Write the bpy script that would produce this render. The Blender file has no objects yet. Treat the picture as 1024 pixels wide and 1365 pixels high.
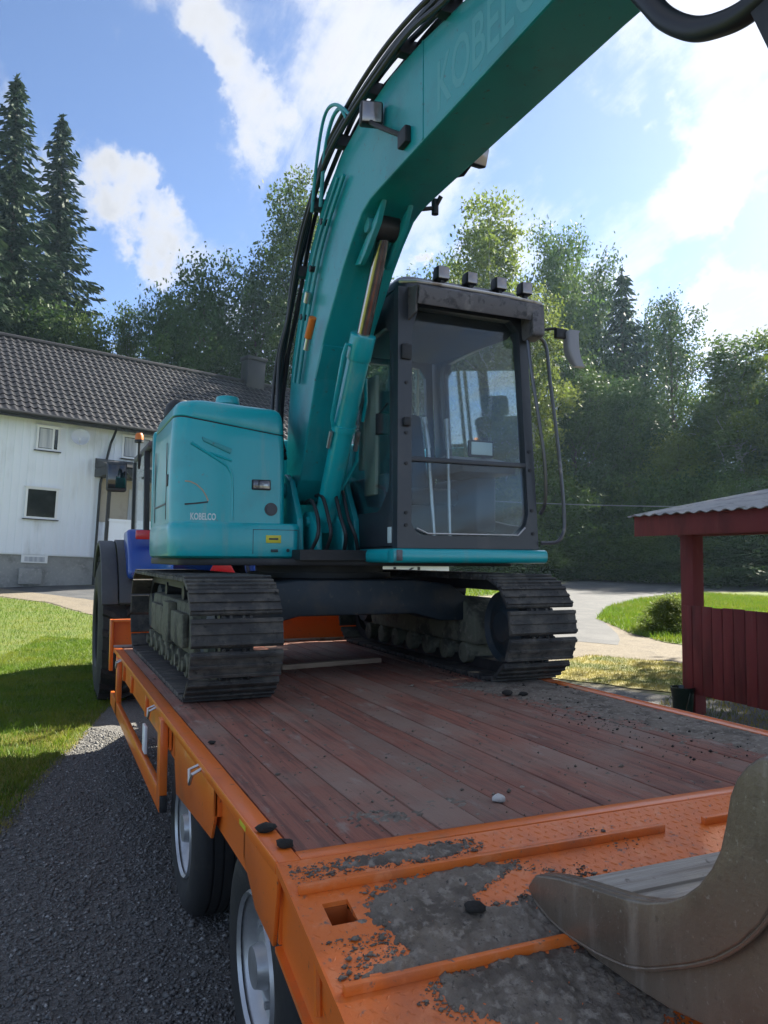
import bpy, bmesh, math, random
import numpy as np
from mathutils import Vector, Matrix, Euler, noise as mnoise

random.seed(7)
rng = np.random.default_rng(11)
PI = math.pi
S = bpy.context.scene
COL = S.collection

# ------------------------------------------------------------------ camera
YAW, PITCH, ROLL = math.radians(23.4), math.radians(3.45), math.radians(0.3)
fwd = Vector((math.sin(YAW) * math.cos(PITCH), math.cos(YAW) * math.cos(PITCH), math.sin(PITCH)))
r0 = Vector((math.cos(YAW), -math.sin(YAW), 0))
u0 = r0.cross(fwd)
rgt = math.cos(ROLL) * r0 + math.sin(ROLL) * u0
upv = math.cos(ROLL) * u0 - math.sin(ROLL) * r0
cam = bpy.data.cameras.new('camera')
cam.sensor_fit = 'VERTICAL'
cam.sensor_height = 36
cam.lens = 1040 / 1365 * 36
cam.clip_start = 0.05
cam.clip_end = 2000
camo = bpy.data.objects.new('camera', cam)
COL.objects.link(camo)
camo.matrix_world = Matrix(((rgt.x, upv.x, -fwd.x, 0), (rgt.y, upv.y, -fwd.y, 0), (rgt.z, upv.z, -fwd.z, 0.8), (0, 0, 0, 1)))
S.camera = camo

# ------------------------------------------------------------------ light
SUN_AZ, SUN_EL = math.radians(71), math.radians(37)      # azimuth clockwise from +Y
S.view_settings.view_transform = 'Standard'
S.view_settings.look = 'None'
S.view_settings.exposure = 2.55
S.view_settings.gamma = 1
sun = bpy.data.lights.new('sun', 'SUN')
sun.energy = 3.3
sun.angle = math.radians(0.6)
sun.color = (1.0, 0.93, 0.80)
suno = bpy.data.objects.new('sun', sun)
COL.objects.link(suno)
sdir = Vector((math.sin(SUN_AZ) * math.cos(SUN_EL), math.cos(SUN_AZ) * math.cos(SUN_EL), math.sin(SUN_EL)))
suno.rotation_euler = sdir.to_track_quat('Z', 'Y').to_euler()
suno.location = sdir * 50

world = bpy.data.worlds.new('World')
S.world = world
world.use_nodes = True


def build_sky():
    nt = world.node_tree
    nt.nodes.clear()
    N, K = nt.nodes.new, nt.links.new
    out = N('ShaderNodeOutputWorld')
    sky = N('ShaderNodeTexSky')
    sky.sky_type = 'NISHITA'
    sky.sun_disc = False
    sky.sun_elevation = SUN_EL
    sky.sun_rotation = SUN_AZ
    sky.air_density = 0.5
    sky.dust_density = 0.35
    sky.ozone_density = 2.4
    bg = N('ShaderNodeBackground')
    bg.inputs[1].default_value = 0.052
    K(sky.outputs[0], bg.inputs[0])
    tc = N('ShaderNodeTexCoord')
    nrm = N('ShaderNodeVectorMath'); nrm.operation = 'NORMALIZE'
    K(tc.outputs['Generated'], nrm.inputs[0])
    D = nrm.outputs[0]

    def math_(op, a, b=None, c=None, clamp=False):
        n = N('ShaderNodeMath'); n.operation = op; n.use_clamp = clamp
        for i, v in enumerate((a, b, c)):
            if v is None: continue
            if isinstance(v, (int, float)): n.inputs[i].default_value = v
            else: K(v, n.inputs[i])
        return n.outputs[0]

    def dot(v, src=None):
        n = N('ShaderNodeVectorMath'); n.operation = 'DOT_PRODUCT'
        K(src or D, n.inputs[0]); n.inputs[1].default_value = v
        return n.outputs['Value']

    # cloud layer seen in perspective: direction divided by its height
    sep = N('ShaderNodeSeparateXYZ'); K(D, sep.inputs[0])
    h = math_('ADD', math_('MAXIMUM', sep.outputs[2], 0.0), 0.25)
    div = N('ShaderNodeVectorMath'); div.operation = 'DIVIDE'
    K(D, div.inputs[0])
    cmb = N('ShaderNodeCombineXYZ')
    for i in range(3): K(h, cmb.inputs[i])
    K(cmb.outputs[0], div.inputs[1])

    def nz(scale, detail, rough=.55, src=None, dist=0.0):
        n = N('ShaderNodeTexNoise'); n.inputs['Scale'].default_value = scale
        n.inputs['Detail'].default_value = detail; n.inputs['Roughness'].default_value = rough
        n.inputs['Distortion'].default_value = dist
        K(src or div.outputs[0], n.inputs['Vector'])
        return n.outputs['Fac']

    mp = N('ShaderNodeMapping'); mp.vector_type = 'POINT'; K(div.outputs[0], mp.inputs['Vector'])
    mp.inputs['Rotation'].default_value = (0, 0, YAW + math.radians(6))
    mp.inputs['Scale'].default_value = (1.25, .42, 1.0)
    n1 = nz(3.4, 12, .60, src=mp.outputs[0], dist=.6)
    n2 = nz(1.1, 4, .5)
    n3 = nz(8.0, 9, .68, src=mp.outputs[0], dist=.3)
    # ragged outlines: the banks are looked up along a noise-bent direction
    wn = N('ShaderNodeTexNoise'); wn.inputs['Scale'].default_value = 7.0; wn.inputs['Detail'].default_value = 7; wn.inputs['Roughness'].default_value = .62
    K(nrm.outputs[0], wn.inputs['Vector'])
    wo = N('ShaderNodeVectorMath'); wo.operation = 'MULTIPLY_ADD'; K(wn.outputs['Color'], wo.inputs[0]); wo.inputs[1].default_value = (.30, .30, .30); wo.inputs[2].default_value = (-.15, -.15, -.15)
    wa = N('ShaderNodeVectorMath'); wa.operation = 'ADD'; K(nrm.outputs[0], wa.inputs[0]); K(wo.outputs[0], wa.inputs[1])
    wz = N('ShaderNodeVectorMath'); wz.operation = 'NORMALIZE'; K(wa.outputs[0], wz.inputs[0])
    straight, D = D, wz.outputs[0]
    # banks of cloud: centre direction, long axis, half sizes, density
    banks = SKY_BANKS
    tot = None
    for c, ax, ra, rb, amp in banks:
        c = Vector(c).normalized(); a = Vector(ax); a = (a - a.dot(c) * c).normalized(); b = c.cross(a)
        e = math_('ADD', math_('POWER', math_('MULTIPLY', dot(tuple(a)), 1 / ra), 2.0), math_('POWER', math_('MULTIPLY', dot(tuple(b)), 1 / rb), 2.0))
        g = math_('MULTIPLY', math_('EXPONENT', math_('MULTIPLY', e, -1.0)), amp)
        g = math_('MULTIPLY', g, math_('GREATER_THAN', dot(tuple(c)), 0.0))
        tot = g if tot is None else math_('MAXIMUM', tot, g)
    # broken cloud all over, with the clear gaps the photograph shows
    gap = None
    for c, ax, ra, rb, amp in SKY_GAPS:
        c = Vector(c).normalized(); a = Vector(ax); a = (a - a.dot(c) * c).normalized(); b = c.cross(a)
        e = math_('ADD', math_('POWER', math_('MULTIPLY', dot(tuple(a)), 1 / ra), 2.0), math_('POWER', math_('MULTIPLY', dot(tuple(b)), 1 / rb), 2.0))
        g = math_('MULTIPLY', math_('EXPONENT', math_('MULTIPLY', e, -1.0)), amp)
        g = math_('MULTIPLY', g, math_('GREATER_THAN', dot(tuple(c)), 0.0))
        gap = g if gap is None else math_('MAXIMUM', gap, g)
    general = math_('ADD', math_('MULTIPLY', math_('SUBTRACT', n2, 0.5), 1.0), .52)
    dens = math_('SUBTRACT', math_('MAXIMUM', tot, general), math_('MULTIPLY', gap, math_('SUBTRACT', 1.0, math_('MINIMUM', math_('MULTIPLY', tot, 1.15), 1.0))))
    dens = math_('ADD', dens, math_('MULTIPLY', math_('SUBTRACT', n1, 0.5), 2.3))
    dens = math_('ADD', dens, math_('MULTIPLY', math_('SUBTRACT', n3, 0.5), 1.35))
    mr = N('ShaderNodeMapRange'); mr.interpolation_type = 'SMOOTHSTEP'
    K(dens, mr.inputs['Value']); mr.inputs['From Min'].default_value = .12; mr.inputs['From Max'].default_value = 1.16
    mask = mr.outputs[0]
    # brightness: thin rims bright, thick cores greyer, brighter towards the sun
    core = N('ShaderNodeMapRange'); K(math_('ADD', dens, math_('MULTIPLY', math_('SUBTRACT', n3, .5), .5)), core.inputs['Value'])
    core.inputs['From Min'].default_value = .5; core.inputs['From Max'].default_value = 1.25
    core.inputs['To Min'].default_value = 1.0; core.inputs['To Max'].default_value = .74
    ds = dot(tuple(sdir), straight)
    glow = N('ShaderNodeMapRange'); K(ds, glow.inputs['Value'])
    glow.inputs['From Min'].default_value = .2; glow.inputs['From Max'].default_value = 1.0
    glow.inputs['To Min'].default_value = .150; glow.inputs['To Max'].default_value = .235
    val = math_('MULTIPLY', core.outputs[0], glow.outputs[0])
    colr = N('ShaderNodeMix'); colr.data_type = 'RGBA'
    K(core.outputs[0], colr.inputs['Factor'])
    colr.inputs['A'].default_value = (.70, .80, 1.0, 1); colr.inputs['B'].default_value = (1, .985, .97, 1)
    bg2 = N('ShaderNodeBackground')
    K(colr.outputs['Result'], bg2.inputs[0]); K(val, bg2.inputs[1])
    mx = N('ShaderNodeMixShader')
    K(math_('MULTIPLY', mask, .93), mx.inputs[0]); K(bg.outputs[0], mx.inputs[1]); K(bg2.outputs[0], mx.inputs[2])
    K(mx.outputs[0], out.inputs[0])


def vdir(px, py):
    """direction from azimuth/height tangents, in the frame the camera faces"""
    return fwd + rgt * ((px - 512) / 1040) - upv * ((py - 682.5) / 1040)


def bank(p, q, half, amp):
    a, b = vdir(*p).normalized(), vdir(*q).normalized()
    return ((a + b) / 2, b - a, (b - a).length / 2, half, amp)


SKY_BANKS = [
    bank((180, -40), (410, 205), .065, 1.15),
    bank((380, -60), (560, 120), .13, .98),
    bank((70, 200), (265, 365), .05, 1.15),
    bank((-20, 60), (40, 200), .035, .7),
    bank((560, 280), (700, 170), .06, .95),
    bank((1040, 60), (830, 320), .075, 1.3),
    bank((830, 10), (1060, 60), .10, .85),
    bank((1060, 330), (900, 480), .075, 1.0),
    bank((545, 324), (592, 316), .014, 1.2),
]
SKY_GAPS = [
    bank((60, -20), (330, 330), .16, 1.3),
    bank((20, 330), (300, 400), .07, .9),
    bank((0, 20), (120, 120), .12, .9),
    bank((700, 290), (800, 60), .085, 1.0),
    bank((960, 330), (1080, 180), .085, 1.2),
    bank((880, 400), (960, 330), .05, 1.0),
    bank((520, 360), (620, 330), .06, .9),
]
build_sky()

# ------------------------------------------------------------------ helpers
def mat(name, col, rough=.6, metal=0.0, layers=(), bump=(), rand=0.0, coat=0.0, spec=.5, coords='Object', trans=0.0):
    """layers: (colour, scale, lo, hi[, stretch]) mixed in by noise; bump: (scale, distance[, stretch])"""
    m = bpy.data.materials.new(name)
    m.use_nodes = True
    nt = m.node_tree; N, K = nt.nodes.new, nt.links.new
    b = nt.nodes['Principled BSDF']
    b.inputs['Roughness'].default_value = rough
    b.inputs['Metallic'].default_value = metal
    b.inputs['Specular IOR Level'].default_value = spec
    b.inputs['Coat Weight'].default_value = coat
    b.inputs['Coat Roughness'].default_value = .12
    tc = N('ShaderNodeTexCoord')
    vec = tc.outputs[coords]
    oi = None
    if rand:
        oi = N('ShaderNodeObjectInfo')
        ad = N('ShaderNodeVectorMath'); ad.operation = 'MULTIPLY_ADD'
        cb = N('ShaderNodeCombineXYZ')
        for i in range(3): K(oi.outputs['Random'], cb.inputs[i])
        K(cb.outputs[0], ad.inputs[0]); ad.inputs[1].default_value = (37, 53, 71); K(vec, ad.inputs[2])
        vec = ad.outputs[0]

    def noise_(scale, stretch, detail=6, rough_=.6):
        v = vec
        if stretch:
            mp = N('ShaderNodeMapping'); K(v, mp.inputs[0]); mp.inputs['Scale'].default_value = stretch; v = mp.outputs[0]
        n = N('ShaderNodeTexNoise'); n.inputs['Scale'].default_value = scale; n.inputs['Detail'].default_value = detail
        n.inputs['Roughness'].default_value = rough_
        K(v, n.inputs['Vector'])
        return n.outputs['Fac']

    cur = None
    rgb = N('ShaderNodeRGB'); rgb.outputs[0].default_value = (*col, 1); cur = rgb.outputs[0]
    for L in layers:
        c, sc, lo, hi = L[:4]
        f = noise_(sc, L[4] if len(L) > 4 else None)
        mr = N('ShaderNodeMapRange'); mr.interpolation_type = 'SMOOTHSTEP'
        K(f, mr.inputs['Value']); mr.inputs['From Min'].default_value = lo; mr.inputs['From Max'].default_value = hi
        mx = N('ShaderNodeMix'); mx.data_type = 'RGBA'
        K(mr.outputs[0], mx.inputs['Factor']); K(cur, mx.inputs['A']); mx.inputs['B'].default_value = (*c, 1)
        cur = mx.outputs['Result']
    if rand:
        hs = N('ShaderNodeHueSaturation'); K(cur, hs.inputs['Color'])
        mr = N('ShaderNodeMapRange'); K(oi.outputs['Random'], mr.inputs['Value'])
        mr.inputs['To Min'].default_value = 1 - rand; mr.inputs['To Max'].default_value = 1 + rand
        K(mr.outputs[0], hs.inputs['Value']); cur = hs.outputs[0]
    K(cur, b.inputs['Base Color'])
    last = None
    for B in bump:
        f = noise_(B[0], B[2] if len(B) > 2 else None, 8, .65)
        bp = N('ShaderNodeBump'); bp.inputs['Distance'].default_value = B[1]; bp.inputs['Strength'].default_value = 1.0
        K(f, bp.inputs['Height'])
        if last: K(last, bp.inputs['Normal'])
        last = bp.outputs[0]
    if last: K(last, b.inputs['Normal'])
    if trans:
        tr = N('ShaderNodeBsdfTranslucent'); K(cur, tr.inputs[0])
        ms = N('ShaderNodeMixShader'); ms.inputs[0].default_value = trans
        K(b.outputs[0], ms.inputs[1]); K(tr.outputs[0], ms.inputs[2])
        K(ms.outputs[0], nt.nodes['Material Output'].inputs[0])
    return m


def glass_mat(name, tint=(.80, .90, .92), refl=1.0, dirt=.06):
    m = bpy.data.materials.new(name); m.use_nodes = True
    nt = m.node_tree; nt.nodes.clear(); N, K = nt.nodes.new, nt.links.new
    out = N('ShaderNodeOutputMaterial')
    t = N('ShaderNodeBsdfTransparent'); t.inputs[0].default_value = (*tint, 1)
    g = N('ShaderNodeBsdfGlossy'); g.inputs['Roughness'].default_value = .02
    g.inputs[0].default_value = (refl, refl, refl, 1)
    f = N('ShaderNodeFresnel'); f.inputs[0].default_value = 1.52
    mul = N('ShaderNodeMath'); mul.operation = 'MULTIPLY'; K(f.outputs[0], mul.inputs[0]); mul.inputs[1].default_value = .5; mul.use_clamp = True
    mx = N('ShaderNodeMixShader'); K(mul.outputs[0], mx.inputs[0]); K(t.outputs[0], mx.inputs[1]); K(g.outputs[0], mx.inputs[2])
    d = N('ShaderNodeBsdfDiffuse'); d.inputs[0].default_value = (.5, .6, .66, 1)
    nz = N('ShaderNodeTexNoise'); nz.inputs['Scale'].default_value = 5; nz.inputs['Detail'].default_value = 6
    tc = N('ShaderNodeTexCoord'); K(tc.outputs['Object'], nz.inputs['Vector'])
    mr = N('ShaderNodeMapRange'); K(nz.outputs['Fac'], mr.inputs['Value']); mr.inputs['From Min'].default_value = .3; mr.inputs['From Max'].default_value = .8
    mr.inputs['To Min'].default_value = dirt * .5; mr.inputs['To Max'].default_value = dirt * 2
    m2 = N('ShaderNodeMixShader'); K(mr.outputs[0], m2.inputs[0]); K(mx.outputs[0], m2.inputs[1]); K(d.outputs[0], m2.inputs[2])
    K(m2.outputs[0], out.inputs[0])
    return m


class MB:
    """collects shapes; build() links them as one mesh object"""
    def __init__(self): self.bm = bmesh.new()

    def _add(self, t, bev=0.0, seg=2, ang=30):
        bmesh.ops.recalc_face_normals(t, faces=t.faces)
        if bev > 0:
            es = [e for e in t.edges if len(e.link_faces) == 2 and e.calc_face_angle(0) > math.radians(ang)]
            if es:
                bmesh.ops.bevel(t, geom=es, offset=bev, segments=seg, profile=.5, affect='EDGES', clamp_overlap=True)
        me = bpy.data.meshes.new('tmp'); t.to_mesh(me); t.free()
        self.bm.from_mesh(me); bpy.data.meshes.remove(me)
        return self

    def box(self, x0, x1, y0, y1, z0, z1, bev=0.0, seg=2, M=None):
        t = bmesh.new()
        vs = [t.verts.new((x, y, z)) for x in (x0, x1) for y in (y0, y1) for z in (z0, z1)]
        for f in ((0, 1, 3, 2), (4, 6, 7, 5), (0, 4, 5, 1), (2, 3, 7, 6), (0, 2, 6, 4), (1, 5, 7, 3)):
            t.faces.new([vs[i] for i in f])
        if M is not None: bmesh.ops.transform(t, matrix=M, verts=t.verts)
        return self._add(t, bev, seg)

    def prism(self, pts, axis, a0, a1, bev=0.0, seg=2, ang=30):
        """polygon pts in the plane across axis ('x': (y,z), 'y': (x,z), 'z': (x,y)) extruded from a0 to a1"""
        t = bmesh.new()
        def P(p, a):
            return {'x': (a, p[0], p[1]), 'y': (p[0], a, p[1]), 'z': (p[0], p[1], a)}[axis]
        A = [t.verts.new(P(p, a0)) for p in pts]; B = [t.verts.new(P(p, a1)) for p in pts]
        t.faces.new(A); t.faces.new(B[::-1])
        n = len(pts)
        for i in range(n): t.faces.new((A[i], A[(i + 1) % n], B[(i + 1) % n], B[i]))
        return self._add(t, bev, seg, ang)

    def loft(self, rings, cap=True, bev=0.0, closed=True):
        t = bmesh.new()
        R = [[t.verts.new(p) for p in r] for r in rings]
        n = len(R[0])
        for a, b in zip(R, R[1:]):
            for i in range(n if closed else n - 1):
                t.faces.new((a[i], a[(i + 1) % n], b[(i + 1) % n], b[i]))
        if cap and closed: t.faces.new(R[0][::-1]); t.faces.new(R[-1])
        return self._add(t, bev)

    def tube(self, pts, r, n=8, closed=False, cap=True):
        pts = [Vector(p) for p in pts]
        rad = r if isinstance(r, (list, tuple)) else [r] * len(pts)
        rings = []
        prev = None
        m = len(pts)
        for i, p in enumerate(pts):
            if closed: d = (pts[(i + 1) % m] - pts[i - 1])
            else: d = pts[min(i + 1, m - 1)] - pts[max(i - 1, 0)]
            d.normalize()
            if prev is None:
                a = Vector((0, 0, 1)) if abs(d.z) < .9 else Vector((1, 0, 0))
                u = d.cross(a).normalized()
            else:
                u = (prev - prev.dot(d) * d).normalized()
            prev = u
            v = d.cross(u)
            rings.append([p + rad[i] * (math.cos(2 * PI * k / n) * u + math.sin(2 * PI * k / n) * v) for k in range(n)])
        if closed: rings.append(rings[0])
        return self.loft(rings, cap and not closed)

    def cyl(self, p0, p1, r0_, r1_=None, n=20, bev=0.0):
        p0, p1 = Vector(p0), Vector(p1); r1_ = r0_ if r1_ is None else r1_
        d = (p1 - p0).normalized(); a = Vector((0, 0, 1)) if abs(d.z) < .9 else Vector((1, 0, 0))
        u = d.cross(a).normalized(); v = d.cross(u)
        ring = lambda p, r: [p + r * (math.cos(2 * PI * k / n) * u + math.sin(2 * PI * k / n) * v) for k in range(n)]
        return self.loft([ring(p0, r0_), ring(p1, r1_)], True, bev)

    def lathe(self, prof, o, d, n=28):
        """prof: list of (radius, distance along d); closed solid ring if it ends where it starts"""
        o, d = Vector(o), Vector(d).normalized(); a = Vector((0, 0, 1)) if abs(d.z) < .9 else Vector((1, 0, 0))
        u = d.cross(a).normalized(); v = d.cross(u)
        t = bmesh.new(); R = []
        for r, h in prof:
            R.append([t.verts.new(o + d * h + max(r, 1e-4) * (math.cos(2 * PI * k / n) * u + math.sin(2 * PI * k / n) * v)) for k in range(n)])
        for a_, b_ in zip(R, R[1:]):
            for i in range(n): t.faces.new((a_[i], a_[(i + 1) % n], b_[(i + 1) % n], b_[i]))
        bmesh.ops.remove_doubles(t, verts=t.verts, dist=2e-4)
        return self._add(t)

    def raw(self, verts, faces):
        t = bmesh.new(); vs = [t.verts.new(v) for v in verts]
        for f in faces: t.faces.new([vs[i] for i in f])
        return self._add(t)

    def build(self, name, m, parent=None, sharp=35, label=None, smooth=True):
        me = bpy.data.meshes.new(name)
        for f in self.bm.faces: f.smooth = smooth
        self.bm.to_mesh(me); self.bm.free()
        if smooth: me.set_sharp_from_angle(angle=math.radians(sharp))
        return link(name, me, m, parent, label)


def base_matrix(o):
    return Matrix.LocRotScale(o.location, o.rotation_euler, o.scale)


def full_matrix(o):
    M = o.matrix_parent_inverse @ base_matrix(o) if o.parent else base_matrix(o)
    return full_matrix(o.parent) @ M if o.parent else M


def link(name, me, m, parent=None, label=None):
    o = bpy.data.objects.new(name, me)
    if m is not None and len(me.materials) == 0: me.materials.append(m)
    COL.objects.link(o)
    if parent is not None:
        o.parent = parent
        o.matrix_parent_inverse = full_matrix(parent).inverted()
    if label: o['label'] = label
    return o


def thing(name, loc, label, cat, group=None, rot=None):
    o = bpy.data.objects.new(name, None); COL.objects.link(o)
    o.location = loc
    if rot is not None: o.rotation_euler = rot
    o.empty_display_size = .2
    return tag(o, label, cat, group)


def tag(o, label, cat, group=None):
    o['label'] = label; o['category'] = cat
    if group: o['group'] = group
    return o


def kind(o, k):
    o['kind'] = k
    return o


def copy_tree(o, parent=None):
    c = o.copy(); COL.objects.link(c)
    if parent is not None: c.parent = parent
    for ch in list(o.children): copy_tree(ch, c)
    return c


def text_obj(name, body, size, M, m, parent, extrude=.001, sx=1.0, bold=0.0):
    cu = bpy.data.curves.new(name, 'FONT'); cu.body = body; cu.size = size; cu.extrude = extrude; cu.offset = bold
    cu.align_x = 'LEFT'; cu.resolution_u = 3
    t = bpy.data.objects.new(name, cu); COL.objects.link(t)
    dg = bpy.context.evaluated_depsgraph_get()
    me = bpy.data.meshes.new_from_object(t.evaluated_get(dg))
    bpy.data.objects.remove(t)
    me.transform(M @ Matrix.Diagonal((sx, 1, 1, 1)))
    me.materials.clear()
    return link(name, me, m, parent)


def frame_panel(c, du, dv, outer, inner, thick, n_dir, N=48):
    """flat panel with a hole. c origin, du/dv axes, outer/inner: functions angle->(u,v) about the hole's centre"""
    c, du, dv, nd = Vector(c), Vector(du), Vector(dv), Vector(n_dir).normalized() * thick
    t = bmesh.new()
    loops = []
    for fn in (outer, inner):
        pts = [fn(2 * PI * k / N) for k in range(N)]
        loops.append([[t.verts.new(c + du * p[0] + dv * p[1] + off) for p in pts] for off in (Vector((0, 0, 0)), nd)])
    O, I = loops
    for i in range(N):
        j = (i + 1) % N
        t.faces.new((O[0][i], O[0][j], I[0][j], I[0][i]))
        t.faces.new((O[1][j], O[1][i], I[1][i], I[1][j]))
        t.faces.new((O[0][j], O[0][i], O[1][i], O[1][j]))
        t.faces.new((I[0][i], I[0][j], I[1][j], I[1][i]))
    return t


def quad_ray(poly):
    """angle -> point where a ray from the origin meets the convex polygon poly (snapping to its corners)"""
    P = [Vector(p) for p in poly]
    angs = [math.atan2(p.y, p.x) for p in P]
    def fn(a, N=48):
        for p, q in zip(P, angs):
            dd = (a - q + PI) % (2 * PI) - PI
            if abs(dd) < PI / N * .99: return (p.x, p.y)
        d = Vector((math.cos(a), math.sin(a)))
        best = None
        for i in range(len(P)):
            p, q = P[i], P[(i + 1) % len(P)]
            e = q - p
            den = d.x * e.y - d.y * e.x
            if abs(den) < 1e-9: continue
            s = (p.x * e.y - p.y * e.x) / den
            w = (p.x * d.y - p.y * d.x) / den
            if s > 0 and -1e-6 <= w <= 1 + 1e-6 and (best is None or s < best): best = s
        return (d.x * best, d.y * best)
    return fn


def round_poly(poly, r, k=5):
    """rounded-corner version of a convex polygon, as a list of points"""
    P = [Vector(p) for p in poly]; out = []
    n = len(P)
    for i in range(n):
        ri = r[i] if isinstance(r, (list, tuple)) else r
        a, b, c = P[i - 1], P[i], P[(i + 1) % n]
        if ri <= 0: out.append(b); continue
        u, v = (a - b).normalized(), (c - b).normalized()
        th = u.angle(v); tl = ri / math.tan(th / 2)
        s, e = b + u * tl, b + v * tl
        cen = b + (u + v).normalized() * (ri / math.sin(th / 2))
        a0 = math.atan2(s.y - cen.y, s.x - cen.x); a1 = math.atan2(e.y - cen.y, e.x - cen.x)
        da = (a1 - a0 + PI) % (2 * PI) - PI
        for j in range(k + 1):
            out.append(cen + ri * Vector((math.cos(a0 + da * j / k), math.sin(a0 + da * j / k))))
    return [(p.x, p.y) for p in out]


def hgt(x, y):
    f = x * math.sin(YAW) + y * math.cos(YAW); l = x * math.cos(YAW) - y * math.sin(YAW)
    q = f - 11; s = .5 * (q + math.sqrt(q * q + 4)); q2 = f - 48; s2 = .5 * (q2 + math.sqrt(q2 * q2 + 25))
    return -.862 + s * (.033 - .013 * math.tanh(l / 8)) + .10 * s2


def at(px, f):
    """ground point on the bearing of column px at forward distance f"""
    l = (px - 512) / 1040 * f
    return f * math.sin(YAW) + l * math.cos(YAW), f * math.cos(YAW) - l * math.sin(YAW)


def fbm(x, y, z=0.0, o=4):
    return mnoise.fractal((x, y, z), 1.0, 2.0, o)

# ------------------------------------------------------------------ materials
M = {}
M['ground'] = mat('dry ground', (.16, .145, .10), .95, layers=[((.10, .12, .04), 1.3, .45, .65), ((.22, .19, .14), 6, .5, .7)], bump=[(40, .01), (6, .02)])
M['gravel'] = mat('crushed stone', (.118, .115, .108), .85, layers=[((.20, .195, .185), 60, .45, .62), ((.045, .046, .047), 35, .55, .7), ((.11, .10, .07), 1.6, .56, .72)], bump=[(70, .02), (25, .012)])
M['pebble'] = mat('pebbles', (.128, .126, .120), .7, layers=[((.36, .355, .34), 45, .54, .66), ((.042, .044, .045), 30, .5, .66)])
M['soil'] = mat('lawn soil', (.085, .125, .015), .95, layers=[((.13, .15, .025), 3, .4, .7)], bump=[(30, .02)])
M['grass'] = mat('grass blades', (.105, .185, .010), .6, layers=[((.17, .21, .018), 1.2, .4, .65), ((.055, .12, .010), 4, .5, .7)], trans=.45)
M['drygrass'] = mat('dry grass', (.27, .235, .055), .8, layers=[((.11, .13, .03), 1.5, .42, .62), ((.26, .22, .10), 6, .5, .7)], bump=[(40, .015)])
M['straw'] = mat('straw blades', (.30, .26, .07), .7, layers=[((.12, .15, .03), 1.5, .45, .6)], trans=.35)
M['road'] = mat('road asphalt', (.050, .054, .060), .75, layers=[((.085, .087, .09), 2, .4, .7), ((.04, .04, .043), 40, .5, .7)], bump=[(120, .004)])
M['path'] = mat('gravel track', (.16, .135, .098), .95, layers=[((.13, .11, .082), 2.5, .45, .65), ((.23, .20, .155), 20, .5, .7)], bump=[(50, .012)])
M['forestfloor'] = mat('forest floor', (.028, .042, .014), .95, layers=[((.05, .06, .02), 2, .45, .65)], bump=[(6, .08)])
M['bark'] = mat('bark', (.075, .06, .048), .9, layers=[((.13, .115, .10), 6, .5, .7, (1, 1, .2))], bump=[(14, .03, (1, 1, .2))])
M['birchbark'] = mat('birch bark', (.38, .37, .34), .8, layers=[((.05, .045, .04), 5, .55, .64, (1, 1, 3))])
LEAF = {
    'deep': mat('deep leaves', (.040, .082, .022), .55, layers=[((.070, .120, .026), .35, .42, .62)], spec=.18, trans=.33, rand=.15),
    'mid': mat('mid leaves', (.066, .120, .024), .55, layers=[((.105, .155, .03), .35, .42, .62)], spec=.18, trans=.38, rand=.15),
    'pale': mat('pale leaves', (.125, .175, .026), .55, layers=[((.165, .205, .04), .35, .42, .62)], spec=.18, trans=.45, rand=.12),
    'spruce': mat('spruce needles', (.022, .043, .022), .6, layers=[((.040, .064, .028), .5, .45, .65)], spec=.12, trans=.15, rand=.12),
}

# ------------------------------------------------------------------ terrain
def build_ground():
    def axis(lo, hi):
        a = [lo]
        while a[-1] < hi:
            d = abs(a[-1] - 12)
            a.append(a[-1] + (.6 if d < 34 else 3 if d < 90 else 18))
        return a
    xs, ys = axis(-140, 172), axis(-84, 172)
    V = [(x, y, hgt(x, y)) for x in xs for y in ys]
    n = len(ys)
    F = [(i * n + j, (i + 1) * n + j, (i + 1) * n + j + 1, i * n + j + 1) for i in range(len(xs) - 1) for j in range(n - 1)]
    me = bpy.data.meshes.new('ground'); me.from_pydata(V, [], F)
    for p in me.polygons: p.use_smooth = True
    kind(link('ground', me, M['ground']), 'structure')


def rough_outline(pts, step=.35, amp=.12, seed=0.0):
    out = []
    for i in range(len(pts)):
        a, b = Vector(pts[i]), Vector(pts[(i + 1) % len(pts)])
        k = max(1, int((b - a).length / step))
        for j in range(k):
            p = a.lerp(b, j / k)
            d = Vector((fbm(p.x * .7, p.y * .7, seed) + .6 * fbm(p.x * 2.5, p.y * 2.5, seed), fbm(p.x * .7, p.y * .7, seed + 9) + .6 * fbm(p.x * 2.5, p.y * 2.5, seed + 9))) * amp
            out.append((p.x + d.x, p.y + d.y))
    return out


def draped(name, pts, m, off, cell=.6, amp=.12, k='structure', step=.35, bumpz=0.0, seed=0.0):
    pts = rough_outline(pts, step, amp, seed) if amp else pts
    t = bmesh.new()
    f = t.faces.new([t.verts.new((x, y, 0)) for x, y in pts])
    bmesh.ops.triangulate(t, faces=[f])
    for ax in (0, 1):
        lo = min(p[ax] for p in pts); hi = max(p[ax] for p in pts)
        x = math.floor(lo / cell) * cell
        while x < hi:
            no = [0, 0, 0]; no[ax] = 1; co = [0, 0, 0]; co[ax] = x
            bmesh.ops.bisect_plane(t, geom=t.verts[:] + t.edges[:] + t.faces[:], plane_co=co, plane_no=no)
            x += cell
    for v in t.verts:
        v.co.z = hgt(v.co.x, v.co.y) + off
    bmesh.ops.recalc_face_normals(t, faces=t.faces)
    for fc in t.faces:
        if fc.normal.z < 0: fc.normal_flip()
        fc.smooth = True
    me = bpy.data.meshes.new(name); t.to_mesh(me); t.free()
    return kind(link(name, me, m), k)


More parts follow.
